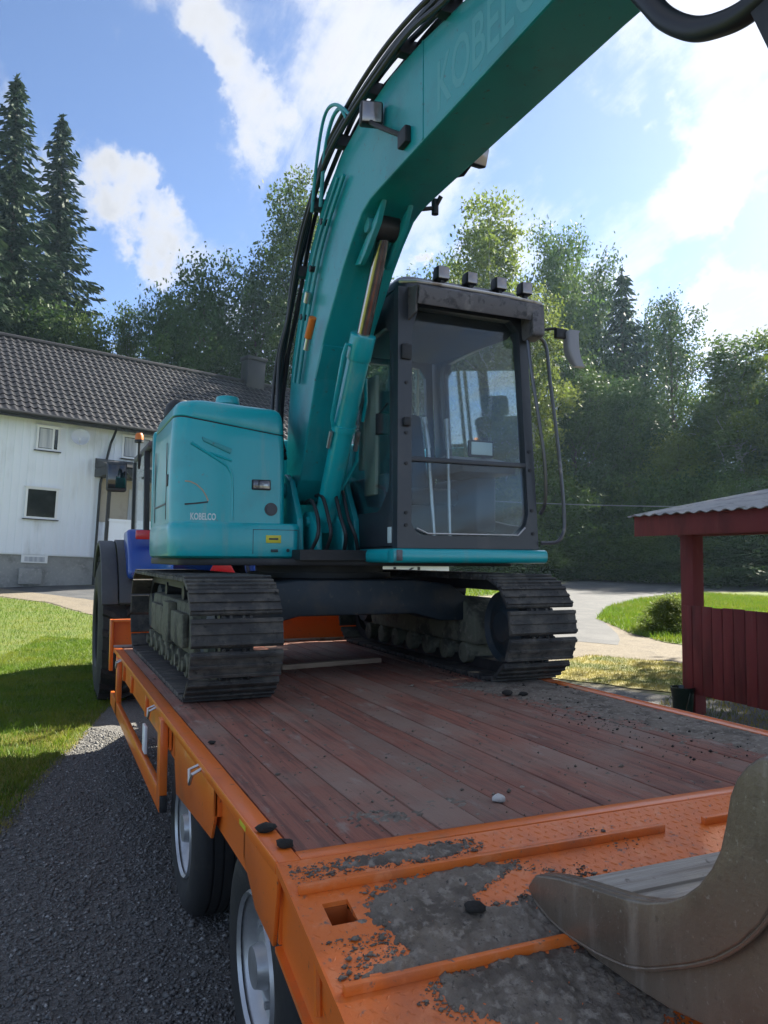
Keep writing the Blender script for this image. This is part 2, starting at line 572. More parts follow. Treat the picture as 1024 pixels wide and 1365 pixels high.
def inside(poly, X, Y):
    res = np.zeros(len(X), bool); n = len(poly)
    for i in range(n):
        (x1, y1), (x2, y2) = poly[i], poly[(i + 1) % n]
        c = ((y1 > Y) != (y2 > Y)) & (X < (x2 - x1) * (Y - y1) / (y2 - y1 + 1e-12) + x1)
        res ^= c
    return res


def scatter_in(poly, n):
    P = np.array(poly); lo, hi = P.min(0), P.max(0)
    X = rng.uniform(lo[0], hi[0], n * 3); Y = rng.uniform(lo[1], hi[1], n * 3)
    ok = inside(poly, X, Y)
    return X[ok][:n], Y[ok][:n]


def hvec(X, Y):
    f = X * math.sin(YAW) + Y * math.cos(YAW); l = X * math.cos(YAW) - Y * math.sin(YAW)
    q = f - 11; s = .5 * (q + np.sqrt(q * q + 4)); q2 = f - 48; s2 = .5 * (q2 + np.sqrt(q2 * q2 + 25))
    return -.862 + s * (.033 - .013 * np.tanh(l / 8)) + .10 * s2


def mesh_np(name, V, F):
    """V (n,3), F (m,k) arrays"""
    me = bpy.data.meshes.new(name)
    k = F.shape[1]
    me.vertices.add(len(V)); me.vertices.foreach_set('co', V.astype(np.float32).ravel())
    me.loops.add(F.size); me.loops.foreach_set('vertex_index', F.astype(np.int32).ravel())
    me.polygons.add(len(F)); me.polygons.foreach_set('loop_start', np.arange(0, F.size, k, dtype=np.int32))
    me.update(calc_edges=True); me.validate()
    return me


def blades(name, poly, n, hlo, hhi, w, m, keep=None):
    X, Y = scatter_in(poly, n)
    if keep is not None:
        kx = keep(X, Y); X, Y = X[kx], Y[kx]
    n = len(X); Z = hvec(X, Y)
    h = rng.uniform(hlo, hhi, n); a = rng.uniform(0, 2 * PI, n); lean = rng.uniform(.1, .8, n) * h; la = rng.uniform(0, 2 * PI, n)
    ww = w * rng.uniform(.6, 1.3, n)
    base = np.stack([X, Y, Z], 1); ex = np.stack([np.cos(a) * ww, np.sin(a) * ww, 0 * a], 1)
    tip = base + np.stack([np.cos(la) * lean, np.sin(la) * lean, h], 1)
    V = np.concatenate([base - ex, base + ex, tip]); F = np.stack([np.arange(n), np.arange(n) + n, np.arange(n) + 2 * n], 1)
    return kind(link(name, mesh_np(name, V, F), m), 'stuff')


build_ground()
YARD = [(-9, -7), (12, -7), (12, 2), (7.0, 7.3), (6.3, 8.6), (5.2, 9.6), (1.2, 10.2), (.5, 8.8), (.25, 7.6), (.1, 6.7), (-.12, 5.5), (-.45, 4.6), (-.75, 3.4), (-1.2, 2), (-3.5, -1)]
draped('gravel_yard', YARD, M['gravel'], .004, .6, .10)
LAWN = [(-30, 33), (-12, 27.5), (-4, 25.6), (-1.17, 24.6), (.02, 22.6), (1.05, 19.0), (1.6, 15), (1.4, 10.6), (.55, 8.9), (.2, 7.4), (-.1, 6.4), (-.4, 5.2), (-.8, 3.8), (-1.4, 2.2), (-4, -1), (-16, -4), (-34, 10)]
draped('lawn', LAWN, M['soil'], .008, .6, .14)
draped('asphalt_path', [(-30, 40), (-12, 35.2), (-1.5, 29), (4, 27.5), (12, 28), (12, 26), (4, 22.5), (1.3, 22.6), (-1.33, 27.6), (-12, 30.5), (-30, 36)], M['road'], .008, .6, .08)
draped('gravel_path', [(-30, 36.2), (-12, 30.7), (-1.33, 27.8), (1.3, 22.8), (4, 22.5), (6, 14), (1.7, 15), (1.1, 19.1), (.05, 22.8), (-1.15, 24.8), (-4, 25.8), (-12, 27.7), (-30, 33.2)], M['path'], .012, .6, .08)
ROAD = [(8.7, 12.9), (11.3, 17.5), (14.4, 21.2), (18.5, 26), (23.3, 31), (28, 34.8), (30, 33), (26.5, 26.6), (60, 14), (60, 11.5), (26.5, 22.9), (23.2, 23.4), (18.5, 20.9), (14.3, 17.5), (11.95, 14.7), (10.6, 12.6), (9.6, 11.4)]
draped('road', ROAD, M['road'], .012, .6, .04)
PATH = [(4.5, 9.9), (6.6, 9.6), (8.2, 8.6), (9.6, 7.4), (12, 4), (20, 0), (24, 3), (12.5, 8.6), (11.2, 10), (10.5, 11.5), (10.9, 12.9), (12.1, 15), (11.6, 18), (8.6, 13.2), (6, 13)]
draped('gravel_track', PATH, M['path'], .008, .6, .10)
DRY = [(5.4, 9.9), (6.9, 10.0), (8.3, 10.6), (9.0, 9.5), (9.2, 8.4), (10.4, 6.2), (8, 5.2), (7.5, 6.6), (7.1, 7.6), (6.5, 8.9)]
draped('dry_grass_strip', DRY, M['drygrass'], .012, .4, .12)
ISLAND = [(12.36, 15.51), (14.82, 18.08), (17.81, 20.24), (22.53, 22.5), (27, 22.3), (60, 10), (50, 4), (24, 4), (13, 8.9), (10.9, 10.4), (10.7, 11.5), (11.1, 12.9)]
draped('grass_verge', ISLAND, M['soil'], .016, .6, .08)
VERGE = [(8.5, 16), (12, 22), (17, 24.2), (20, 27.5), (25, 35), (22, 40), (8, 42)]
draped('roadside_grass', VERGE, M['soil'], .008, .6, .1)
draped('forest_floor', [(-40, 44), (0, 40), (8, 43), (20, 41), (30, 37), (31, 33), (27, 27.4), (60, 14.6), (120, 40), (80, 120), (-60, 120)], M['forestfloor'], .006, 2.0, .2)

blades('lawn_grass', [p for p in LAWN if p[0] > -13] + [(-9, 2)], 120000, .035, .085, .006, M['grass'])
blades('near_lawn_grass', [(.02, 16), (1.5, 14.5), (1.4, 10.6), (.62, 8.9), (.28, 7.4), (.0, 6.4), (-.25, 5.2), (-.6, 3.8), (-1.1, 2.2), (-2.4, 1.8), (-1.9, 5), (-1.6, 10)], 90000, .02, .06, .0045, M['grass'])
blades('lawn_edge_straw', [(.7, 9.2), (.35, 7.6), (.06, 6.4), (-.18, 5.2), (-.5, 3.8), (-1.0, 2.2), (-1.6, 2.2), (-1.0, 4), (-.6, 5.4), (-.4, 6.6), (-.2, 8)], 16000, .012, .045, .004, M['straw'])
blades('verge_grass', [(12.36, 15.51), (14.82, 18.08), (17.81, 20.24), (22.53, 22.3), (24, 18), (17, 9), (13, 8.9), (10.9, 10.4), (10.7, 11.5), (11.1, 12.9)], 60000, .05, .16, .010, M['grass'])
blades('roadside_blades', VERGE, 45000, .06, .25, .014, M['grass'])
blades('dry_blades', DRY, 30000, .02, .06, .005, M['straw'])
blades('weeds', [(.3, 8.2), (-.1, 6.4), (-.45, 5), (-.7, 3.9), (-1.1, 2.6), (-1.8, 2.4), (-1.2, 5), (-.5, 8)], 9000, .015, .06, .004, M['straw'])
blades('gazebo_grass', [(6.5, 4), (6.3, 6.9), (8, 8), (14, 7), (14, 3)], 16000, .02, .07, .006, M['straw'])


def pebbles():
    oct_ = np.array([(1, 0, 0), (-1, 0, 0), (0, 1, 0), (0, -1, 0), (0, 0, 1), (0, 0, -1)], float)
    of = np.array([(0, 2, 4), (2, 1, 4), (1, 3, 4), (3, 0, 4), (2, 0, 5), (1, 2, 5), (3, 1, 5), (0, 3, 5)])
    near = [(-1.35, 2.0), (.9, 2.0), (.95, 7.4), (.4, 8.2), (.05, 6.6), (-.5, 5.0), (-1.0, 3.4)]
    X1, Y1 = scatter_in(near, 44000); X2, Y2 = scatter_in([(-3, -1), (-.75, 3.4), (.2, 7.5), (1.1, 9), (5, 9.3), (6.5, 7.5), (6.6, 4), (4, 1)], 7000)
    X, Y = np.concatenate([X1, X2]), np.concatenate([Y1, Y2]); n = len(X)
    r = np.clip(rng.lognormal(-5.25, .42, n), .0025, .016)
    j = 1 + rng.uniform(-.45, .45, (n, 6, 1))
    V = oct_[None] * j * r[:, None, None] * np.stack([rng.uniform(.8, 1.4, n), rng.uniform(.8, 1.4, n), rng.uniform(.5, .95, n)], 1)[:, None]
    a = rng.uniform(0, 2 * PI, n); c, s = np.cos(a)[:, None], np.sin(a)[:, None]
    Vx = V[..., 0] * c - V[..., 1] * s; Vy = V[..., 0] * s + V[..., 1] * c
    V = np.stack([Vx + X[:, None], Vy + Y[:, None], V[..., 2] + (hvec(X, Y) + .004 + r * .25)[:, None]], -1).reshape(-1, 3)
    F = (of[None] + (np.arange(n) * 6)[:, None, None]).reshape(-1, 3)
    kind(link('gravel', mesh_np('gravel', V, F), M['pebble']), 'stuff')


pebbles()


def crumbs(name, poly, n, zf, lo, m, parent_label):
    oct_ = np.array([(1, 0, 0), (-1, 0, 0), (0, 1, 0), (0, -1, 0), (0, 0, 1), (0, 0, -1)], float)
    of = np.array([(0, 2, 4), (2, 1, 4), (1, 3, 4), (3, 0, 4), (2, 0, 5), (1, 2, 5), (3, 1, 5), (0, 3, 5)])
    X, Y = scatter_in(poly, n)
    if name == 'tail_crumbs': k_ = edge_mask(X, Y); X, Y = X[k_], Y[k_]
    n = len(X)
    r = np.clip(rng.lognormal(lo, .5, n), .0012, .011)
    V = oct_[None] * (1 + rng.uniform(-.5, .5, (n, 6, 1))) * r[:, None, None] * np.array([1.2, 1, .7])
    Z = np.array([zf(x, y) for x, y in zip(X, Y)])
    V = (V + np.stack([X, Y, Z + r * .35], 1)[:, None]).reshape(-1, 3)
    F = (of[None] + (np.arange(n) * 6)[:, None, None]).reshape(-1, 3)
    o = kind(link(name, mesh_np(name, V, F), m), 'stuff'); o['label'] = parent_label
    return o

# ------------------------------------------------------------------ trees
def leaf_quads(C, size, tilt=1.0, aspect=.6):
    """one bent quad per centre in C"""
    n = len(C)
    u = rng.normal(size=(n, 3)); u[:, 2] *= .7; u /= np.linalg.norm(u, axis=1)[:, None]
    w = rng.normal(size=(n, 3)); w[:, 2] = abs(w[:, 2]) + .6 * tilt; v = np.cross(u, w); v /= np.linalg.norm(v, axis=1)[:, None]
    s = (size * rng.uniform(.65, 1.35, n))[:, None]
    V = np.stack([C - u * s, C + v * s * aspect, C + u * s, C - v * s * aspect], 1).reshape(-1, 3)
    F = np.arange(4 * n).reshape(-1, 4)
    return V, F


def limb(mb, a, b, ra, rb, bend=.12, n=5):
    a, b = Vector(a), Vector(b); L = (b - a).length
    pts = []; rr = []
    for i in range(n):
        t = i / (n - 1)
        p = a.lerp(b, t) + Vector((random.uniform(-1, 1), random.uniform(-1, 1), random.uniform(-.3, 1) * 1.0)) * bend * L * .25 * math.sin(PI * t)
        pts.append(p); rr.append(ra + (rb - ra) * t)
    mb.tube(pts, rr, 6)
    return pts


def broadleaf(height, width, base, nl, per, size, seed, shape=.55, clump=.75):
    """trunk mesh and crown mesh of a tree standing at the origin. base: height where the crown starts"""
    random.seed(seed)
    global rng
    rng = np.random.default_rng(seed)
    mb = MB()
    top = Vector((random.uniform(-.3, .3), random.uniform(-.3, .3), height * .93))
    tr = limb(mb, (0, 0, -.3), top, .013 * height + .04, .03, .08, 8)
    cl = []
    for i in range(nl):
        t = (i + random.random()) / nl
        z = base + (height * .96 - base) * t
        q = (z - base) / (height - base)
        env = width * .5 * (max(0, math.sin(PI * min(1, q * .86 + .12 * (1 - q)) ** shape)) * .93 + .07)
        R = env * random.uniform(.55, 1.12)
        a = i * 2.399 + random.uniform(-.5, .5)
        k = min(len(tr) - 1, max(0, int(z * .82 / height * (len(tr) - 1))))
        st = tr[k].lerp(tr[min(k + 1, len(tr) - 1)], random.random())
        en = Vector((math.cos(a) * R, math.sin(a) * R, z + random.uniform(-.2, .5)))
        pts = limb(mb, st, en, .02 + .0035 * height * (1 - q), .012, .25, 5)
        for p in pts[2:]:
            for _ in range(3):
                cl.append(p + Vector((random.gauss(0, .5), random.gauss(0, .5), random.gauss(0, .4))) * clump)
        cl.append(en + Vector((random.gauss(0, .3), random.gauss(0, .3), random.gauss(.2, .3))))
    for i in range(6): cl.append(top + Vector((random.gauss(0, .25), random.gauss(0, .25), random.uniform(-1.2, .5))))
    cl = np.array([tuple(c) for c in cl])
    w = rng.uniform(.5, 1.5, len(cl)); cnt = np.maximum(4, (per * w).astype(int))
    idx = np.repeat(np.arange(len(cl)), cnt)
    off = rng.normal(size=(len(idx), 3)) * np.array([.42, .42, .27]) * clump * (.7 + .5 * w[idx])[:, None]
    V, F = leaf_quads(cl[idx] + off, size)
    return mb, mesh_np('crown', V, F)


def spruce(height, width, seed, gap=.34):
    random.seed(seed)
    global rng
    rng = np.random.default_rng(seed)
    mb = MB()
    mb.tube([(0, 0, -.3), (.03, 0, height * .4), (0, .04, height * .8), (0, 0, height)], [.012 * height + .05, .008 * height + .03, .06, .015], 8)
    C, U, Sz = [], [], []
    z = .9; k = 0
    while z < height - .15:
        q = z / height
        R = width * .5 * (1 - q) ** .78 * random.uniform(.80, 1.15) + .16
        nb = 8 + int(7 * (1 - q)); k += 1
        for i in range(nb):
            a = 2 * PI * i / nb + k * 1.1 + random.uniform(-.25, .25)
            L = R * random.choice((.55, .8, .9, 1.0, 1.05, 1.18)) * random.uniform(.9, 1.1)
            d = np.array([math.cos(a), math.sin(a), 0])
            droop = random.uniform(.22, .5)
            m = max(5, int(L / .075))
            for j in range(m):
                t = (j + .6) / m
                zz = z - droop * L * t + .30 * L * t * t
                side = np.array([-d[1], d[0], 0]) * random.uniform(-1, 1) * .28 * L * (1 - t) * .8
                C.append(d * L * t + side + np.array([0, 0, zz + random.uniform(-.12, .03)]))
                U.append(d * .8 + side * .8 + np.array([0, 0, -.5 + random.uniform(-.3, .2)]))
        z += gap * random.uniform(.75, 1.2)
    for j in range(12):
        C.append(np.array([0, 0, height - .05 * j])); U.append(np.array([random.gauss(0, .5), random.gauss(0, .5), .6]))
    C, U = np.array(C), np.array(U); n = len(C)
    U = U + rng.normal(size=U.shape) * .25; U /= np.linalg.norm(U, axis=1)[:, None]
    W = rng.normal(size=(n, 3)); W[:, 2] += .8; Vv = np.cross(U, W); Vv /= np.linalg.norm(Vv, axis=1)[:, None]
    s = (.20 * rng.uniform(.55, 1.45, n))[:, None]
    V = np.stack([C - U * s, C + Vv * s * .34, C + U * s, C - Vv * s * .34], 1).reshape(-1, 3)
    return mb, mesh_np('crown', V, np.arange(4 * n).reshape(-1, 4))


PROTO = {}
def proto(key, fn, bark):
    mb, crown = fn
    tr = bpy.data.meshes.new('trunk')
    for f in mb.bm.faces: f.smooth = True
    mb.bm.to_mesh(tr); mb.bm.free(); tr.materials.append(bark)
    PROTO[key] = (tr, crown)


proto('birch', broadleaf(15, 5.4, 2.6, 38, 62, .092, 3, .62, .62), M['birchbark'])
proto('aspen', broadleaf(14, 7.4, 2.2, 40, 74, .098, 4, .55, .8), M['bark'])
proto('alder', broadleaf(11, 7.2, 1.2, 38, 74, .098, 5, .5, .85), M['bark'])
proto('sparse', broadleaf(14, 6.0, 3.5, 28, 46, .092, 6, .5, .62), M['bark'])
proto('bush', broadleaf(4.2, 5.0, .2, 28, 74, .085, 8, .42, .7), M['bark'])
proto('spruce', spruce(24, 6.4, 9, .26), M['bark'])
proto('spruce_small', spruce(15, 4.6, 10, .3), M['bark'])
rng = np.random.default_rng(5); random.seed(5)
CROWNS = {}


def plant(key, leaf, px, f, top_y, wide, name, label, group, xy=None, cat='tree'):
    x, y = xy or at(px, f)
    z = hgt(x, y)
    tr, cr = PROTO[key]
    H = {'birch': 15, 'aspen': 14, 'alder': 11, 'sparse': 14, 'bush': 4.2, 'spruce': 24, 'spruce_small': 15}[key]
    Wd = {'birch': 5.4, 'aspen': 7.4, 'alder': 7.2, 'sparse': 6.0, 'bush': 5.0, 'spruce': 6.4, 'spruce_small': 4.6}[key]
    ztop = .8 + (745 - top_y) / 1040 * f if top_y is not None else z + H
    s = (ztop - z) / H
    t = thing(name, (x, y, z), label, cat, group)
    sw = wide / Wd if wide else s
    t.scale = (sw, sw, s); t.rotation_euler = (0, 0, random.uniform(0, 6.28))
    ck = (key, leaf)
    if ck not in CROWNS:
        c = cr.copy(); c.materials.clear(); c.materials.append(LEAF[leaf]); CROWNS[ck] = c
    a = bpy.data.objects.new('trunk' if cat == 'tree' else 'stem', tr); COL.objects.link(a); a.parent = t
    b = bpy.data.objects.new('crown' if cat == 'tree' else 'foliage', CROWNS[ck]); COL.objects.link(b); b.parent = t
    return t


TREES = [
    # key, leaf, column, distance, top row, width, label
    ('spruce', 'spruce', 2, 40, 82, 8.2, 'tall dark spruce cut by the left edge of the photo above the white house'),
    ('spruce', 'spruce', 66, 43, 138, 7.6, 'tall pointed spruce above the tiled roof, right of the other tall spruce'),
    ('spruce_small', 'spruce', -35, 37, 210, 6.0, 'shorter spruce standing beyond the left edge of the white house'),
    ('alder', 'deep', 30, 40, 392, 7.5, 'low dark leafy tree at the foot of the two tall spruces'),
    ('alder', 'mid', 108, 41, 420, 5.0, 'small round leafy tree just right of the tall spruces behind the roof'),
    ('birch', 'mid', 168, 43, 400, 3.8, 'slim bushy tree rising over the tiled roof in the dip of the treeline'),
    ('alder', 'deep', 215, 42, 388, 5.2, 'dark leafy tree behind the roof left of the filler cap on the teal hood'),
    ('alder', 'deep', 268, 44, 352, 7.0, 'broad dark leafy tree behind the roof above the teal hood'),
    ('aspen', 'deep', 338, 46, 338, 6.8, 'dark leafy tree beside the chimney of the white house'),
    ('birch', 'mid', 392, 47, 216, 6.2, 'tallest birch, its pointed crown against the sky beside the bend of the boom'),
    ('aspen', 'deep', 450, 50, 300, 7.2, 'leafy tree mostly hidden behind the upright part of the boom'),
    ('aspen', 'mid', 530, 50, 366, 7.0, 'leafy tree seen between the cylinder rod and the cab roof'),
    ('alder', 'mid', 590, 52, 350, 6.4, 'leafy tree behind the leftmost roof lamp of the cab'),
    ('birch', 'pale', 655, 44, 243, 6.0, 'tall yellow green birch rising behind the work lamps on the cab roof'),
    ('birch', 'pale', 712, 42, 372, 4.6, 'small yellow green birch right of the cab roof, in front of taller trees'),
    ('aspen', 'mid', 748, 50, 292, 6.6, 'grey green leafy tree right of the tall yellow green birch'),
    ('aspen', 'deep', 795, 53, 338, 6.4, 'dark leafy tree left of the pointed spruce on the right'),
    ('spruce_small', 'spruce', 834, 52, 350, 6.6, 'small pointed spruce among leafy trees right of the cab mirror'),
    ('sparse', 'deep', 905, 48, 380, 5.6, 'thin crowned dark tree with sky showing through, right of the small spruce'),
    ('aspen', 'deep', 868, 54, 410, 6.0, 'dark leafy tree between the small spruce and the thin crowned tree'),
    ('birch', 'mid', 990, 44, 438, 7.2, 'broad green tree at the right edge above the red gazebo roof'),
    ('alder', 'mid', 946, 46, 520, 5.6, 'lower leafy tree left of the broad green tree by the gazebo'),
    ('aspen', 'pale', 1062, 42, 430, 6.4, 'leafy tree just outside the right edge beyond the gazebo'),
    ('alder', 'deep', 770, 46, 470, 6.4, 'dark leafy tree directly behind the cab mirror'),
    ('alder', 'mid', 700, 47, 470, 6.0, 'leafy tree seen past the handrail of the cab'),
    ('alder', 'deep', 620, 48, 440, 6.8, 'leafy tree seen through the windscreen of the cab'),
    ('alder', 'deep', 840, 47, 500, 6.2, 'dark leafy tree under the small pointed spruce'),
    ('alder', 'pale', 905, 44, 575, 5.4, 'yellow green leafy tree above the far end of the gazebo roof'),
    ('alder', 'deep', 555, 47, 480, 6.4, 'leafy tree behind the windscreen left pillar'),
    ('aspen', 'deep', 1120, 50, 400, 7.4, 'tall leafy tree outside the right edge behind the gazebo'),
    ('alder', 'deep', 480, 46, 470, 6.4, 'leafy tree hidden behind the boom cylinder'),
    ('aspen', 'deep', 640, 56, 330, 8, 'dark leafy tree standing behind the tall yellow green birch'),
    ('aspen', 'deep', 1000, 56, 470, 8, 'dark leafy tree standing behind the broad green tree by the gazebo'),
    ('alder', 'deep', 1030, 46, 560, 6, 'dark leafy tree behind the gazebo ridge'),
]
for k, lf, px, f, ty, wd, lab in TREES:
    nm = 'spruce_tree' if k.startswith('spruce') else 'birch_tree' if k == 'birch' else 'leafy_tree'
    plant(k, lf, px, f, ty, wd, nm, lab, 'trees on the wooded slope')
BUSH = [(610, 41, 690, 'mid'), (668, 42, 660, 'deep'), (735, 41, 640, 'mid'), (790, 43, 640, 'deep'), (838, 42, 655, 'mid'), (885, 40, 650, 'deep'), (930, 40, 640, 'deep'), (978, 38, 650, 'mid'), (1030, 37, 650, 'deep'),
        (760, 40, 705, 'deep'), (860, 39, 712, 'mid'), (540, 42, 680, 'deep'), (480, 43, 680, 'deep'), (1085, 36, 650, 'mid'), (640, 38, 735, 'mid'), (705, 38, 728, 'deep'), (820, 40, 730, 'deep'), (955, 36, 725, 'mid'), (905, 37, 735, 'deep'), (1005, 35, 720, 'deep')]
BL = ['bush behind the left half of the windscreen', 'dark bush seen through the lower windscreen', 'green bush behind the cab handrail', 'dark bush between the handrail and the gazebo roof', 'green bush left of the gazebo fascia corner',
      'dark bush behind the gazebo fascia corner', 'dark bush over the gazebo post', 'green bush seen above the gazebo roof edge', 'dark bush behind the gazebo roof', 'low dark bush by the bend of the road',
      'low green bush on the far side of the road', 'dark bush behind the left pillar of the cab', 'dark bush hidden behind the boom cylinder', 'green bush beyond the right edge behind the gazebo', 'low green bush under the teal sill of the cab',
      'low dark bush right of the teal sill', 'low dark bush at the road edge below the power line', 'low green bush seen under the gazebo roof', 'low dark bush left of the gazebo post', 'low dark bush seen through the gazebo opening']
for (px, f, ty, lf), lab in zip(BUSH, BL):
    plant('bush', lf, px, f, ty, random.uniform(4.6, 6.4), 'bush', lab, 'bushes along the road', cat='bush')
plant('bush', 'pale', 0, 0, None, .9, 'bush', 'small grey green bush on the bright grass beside the gazebo', 'bushes along the road', xy=(12.0, 12.7), cat='bush').scale = (.24, .24, .17)
# the tall trees right of the yard that keep the trailer in the shade
for (x, y), lab in (((17.3, 9.5), 'tall leafy shade tree right of the yard, the one behind the gazebo'), ((15.6, 6.9), 'tall leafy shade tree right of the yard, level with the gazebo'), ((13.6, 2.4), 'tall leafy shade tree right of the yard, nearest the trailer tail')):
    t = plant('aspen', 'mid', 0, 0, None, 5.3, 'shade_tree', lab, 'shade trees beside the yard', xy=(x, y)); t.scale = (.80, .80, 1.25)


# ------------------------------------------------------------------ white house
M['siding'] = mat('white siding', (.80, .84, .90), .6, layers=[((.62, .64, .66), 1.5, .5, .75, (1, 1, .3))], bump=[(30, .003, (1, 1, .1))])
M['whitetrim'] = mat('white trim', (.78, .79, .80), .5)
M['concrete'] = mat('grey foundation', (.30, .30, .29), .9, layers=[((.20, .20, .19), 2, .45, .7), ((.36, .35, .33), 12, .5, .7)], bump=[(30, .01)])
M['rooftile'] = mat('dark roof tile', (.014, .014, .018), .5, layers=[((.026, .026, .030), 2.5, .45, .7), ((.05, .05, .04), 30, .64, .74)], spec=.30)
M['blacktrim'] = mat('black trim', (.016, .017, .019), .45)
M['darkglass'] = mat('dark window glass', (.012, .014, .016), .04, spec=.9)
M['curtain'] = mat('pale curtain', (.55, .56, .58), .9, layers=[((.36, .38, .42), 9, .4, .65, (1, 1, .05))])
M['porchwall'] = mat('beige porch wall', (.42, .37, .30), .8, layers=[((.36, .31, .25), 3, .45, .7)])
M['dish'] = mat('grey dish', (.55, .57, .60), .5)


def build_house():
    g = Vector((math.cos(math.radians(2.6)) * Vector((0, 0, 1)) + math.sin(math.radians(2.6)) * r0))
    a = math.radians(53.3)
    rg = (math.cos(math.radians(2.6)) * r0 - math.sin(math.radians(2.6)) * Vector((0, 0, 1)))
    fh = Vector((math.sin(YAW), math.cos(YAW), 0))
    w = (math.sin(a) * rg + math.cos(a) * fh).normalized()
    n = w.cross(g).normalized()                       # points back into the house when negated below
    if n.dot(fh) < 0: n = -n
    A = Vector((1.94, 28.58, 5.33)) - g * 5.6
    R = Matrix((w, n, g)).transposed()
    h = thing('house', A, 'white two storey house with dark tiled roof on the far left', 'house', rot=R.to_euler())
    W = full_matrix(h)

    def put(mb, name, m, parent=h, sharp=35, k=None):
        bmesh.ops.transform(mb.bm, matrix=W, verts=mb.bm.verts)
        o = mb.build(name, m, parent, sharp)
        if k: kind(o, k)
        return o
    # local axes: x along the wall, y into the house, z up from the ground (eave at 5.6)
    x0, x1, dep = -7.5, 12.5, 7.4
    mb = MB(); mb.box(x0, x1, .05, dep, 1.05, 5.9); mb.prism([(.05, 5.9), (dep, 5.9), (dep / 2, 8.55)], 'x', x0, x1)
    body = put(mb, 'wall', M['siding'])
    mb = MB()
    x = x0; i = 0
    while x < x1 - .02:                               # board on board cladding
        mb.box(x, x + .115, .0 if i % 2 else .022, .05, 1.08, 5.62)
        x += .115; i += 1
    put(mb, 'cladding_board', M['siding'], body, k='stuff')
    mb = MB(); mb.box(x0 + .05, x1 - .05, .10, dep - .05, -1.0, 1.05)
    fnd = put(mb, 'foundation', M['concrete'])
    # roof: ridge at z 8.9, eave overhanging 0.45
    ez, rz, ey, ry = 5.62, 9.0, -.5, 4.0
    slope = math.atan2(rz - ez, ry - ey); L = math.hypot(rz - ez, ry - ey)
    mb = MB(); mb.prism([(ey, ez), (ry, rz), (2 * ry - ey, ez), (2 * ry - ey, ez - .14), (ry, rz - .18), (ey, ez - .14)], 'x', x0 - .4, x1 + .4)
    roof = put(mb, 'roof', M['blacktrim'])
    mb = MB()
    cols = int((x1 - x0 + .8) / .245); rows = int(L / .33); sub = 5
    for r in range(rows):
        V, F = [], []
        for j in range(cols * sub + 1):
            ph = (j % sub) / sub
            hh = .045 * math.sin(PI * min(1, ph / .62)) if ph < .62 else .0
            X = x0 - .4 + j * .245 / sub
            for (s, up) in ((r * .33 - .01, .055 + hh), ((r + 1) * .33 + .03, .022 + hh), (r * .33 - .01, .012 + hh)):
                V.append((X, ey + s * math.cos(slope) - up * math.sin(slope), ez + s * math.sin(slope) + up * math.cos(slope)))
        for j in range(cols * sub):
            a_, b_ = j * 3, (j + 1) * 3
            F.append((a_, b_, b_ + 1, a_ + 1)); F.append((a_ + 2, b_ + 2, b_, a_))
        t = bmesh.new(); vs = [t.verts.new(v) for v in V]
        for f in F: t.faces.new([vs[q] for q in f])
        me = bpy.data.meshes.new('tmp'); t.to_mesh(me); t.free(); mb.bm.from_mesh(me); bpy.data.meshes.remove(me)
    put(mb, 'roof_tile', M['rooftile'], roof, 60, 'stuff')
    mb = MB(); mb.tube([(x0 - .4, ry, rz + .05), (x1 + .4, ry, rz + .05)], .12, 10); put(mb, 'ridge', M['rooftile'], roof)
    mb = MB(); mb.box(x0 - .4, x1 + .4, ey - .03, ey, ez - .17, ez + .04); put(mb, 'fascia', M['blacktrim'], roof)
    mb = MB(); mb.tube([(x0 - .4, ey - .10, ez - .02), (x1 + .4, ey - .10, ez - .02)], .065, 10); put(mb, 'gutter', M['blacktrim'], roof)
    mb = MB(); mb.box(6.9, 7.75, ry - .35, ry + .35, rz - .6, rz + 1.15, .01); mb.box(6.84, 7.81, ry - .41, ry + .41, rz + 1.05, rz + 1.2, .01); put(mb, 'chimney', M['blacktrim'], roof)

    def window(xa, xb, za, zb, mull=None, curtain=0, t=.07):
        mb = MB()
        mb.box(xa - t, xb + t, -.045, .0, zb, zb + t); mb.box(xa - t, xb + t, -.045, .0, za - t, za)
        mb.box(xa - t, xa, -.045, .0, za, zb); mb.box(xb, xb + t, -.045, .0, za, zb)
        if mull: mb.box(mull - .03, mull + .03, -.035, .0, za, zb)
        f = put(mb, 'window', M['whitetrim'])
        mb = MB(); mb.box(xa, xb, -.022, -.012, za, zb); put(mb, 'pane', M['darkglass'], f)
        if curtain:
            mb = MB(); mb.box(xa + .02, xa + (xb - xa) * curtain, -.030, -.026, za + .02, zb - .02); put(mb, 'curtain', M['curtain'], f)
        mb = MB(); mb.box(xa - t - .05, xb + t + .05, -.10, .0, za - t - .03, za - t); put(mb, 'sill', M['blacktrim'], f)
        mb = MB(); mb.box(xa - t - .05, xb + t + .05, -.09, .0, zb + t, zb + t + .02); put(mb, 'drip_cap', M['whitetrim'], f)
        return f
    z = 5.6
    window(-2.30, -1.70, z - 1.0, z - .32, -1.84, .75)
    window(-2.50, -1.62, z - 3.28, z - 2.38, None)
    window(.52, 1.44, z - .95, z - .26, .98, .95)
    window(-6.0, -5.2, z - 1.0, z - .32, -5.6, .6)
    window(-6.2, -5.2, z - 3.28, z - 2.38, None)
    # cellar window in the foundation
    mb = MB(); mb.box(-2.53, -1.72, .03, .10, .80, 1.0); mb.box(-2.53, -1.72, .03, .10, 1.0, 1.05); f = put(mb, 'cellar_window', M['whitetrim'])
    mb = MB(); mb.box(-2.44, -1.81, .022, .028, .84, 1.0); put(mb, 'pane', M['curtain'], f)
    mb = MB(); mb.box(-2.6, -1.9, -.12, .10, .10, .62, .02); put(mb, 'cellar_shaft', M['concrete'], fnd)
    mb = MB()
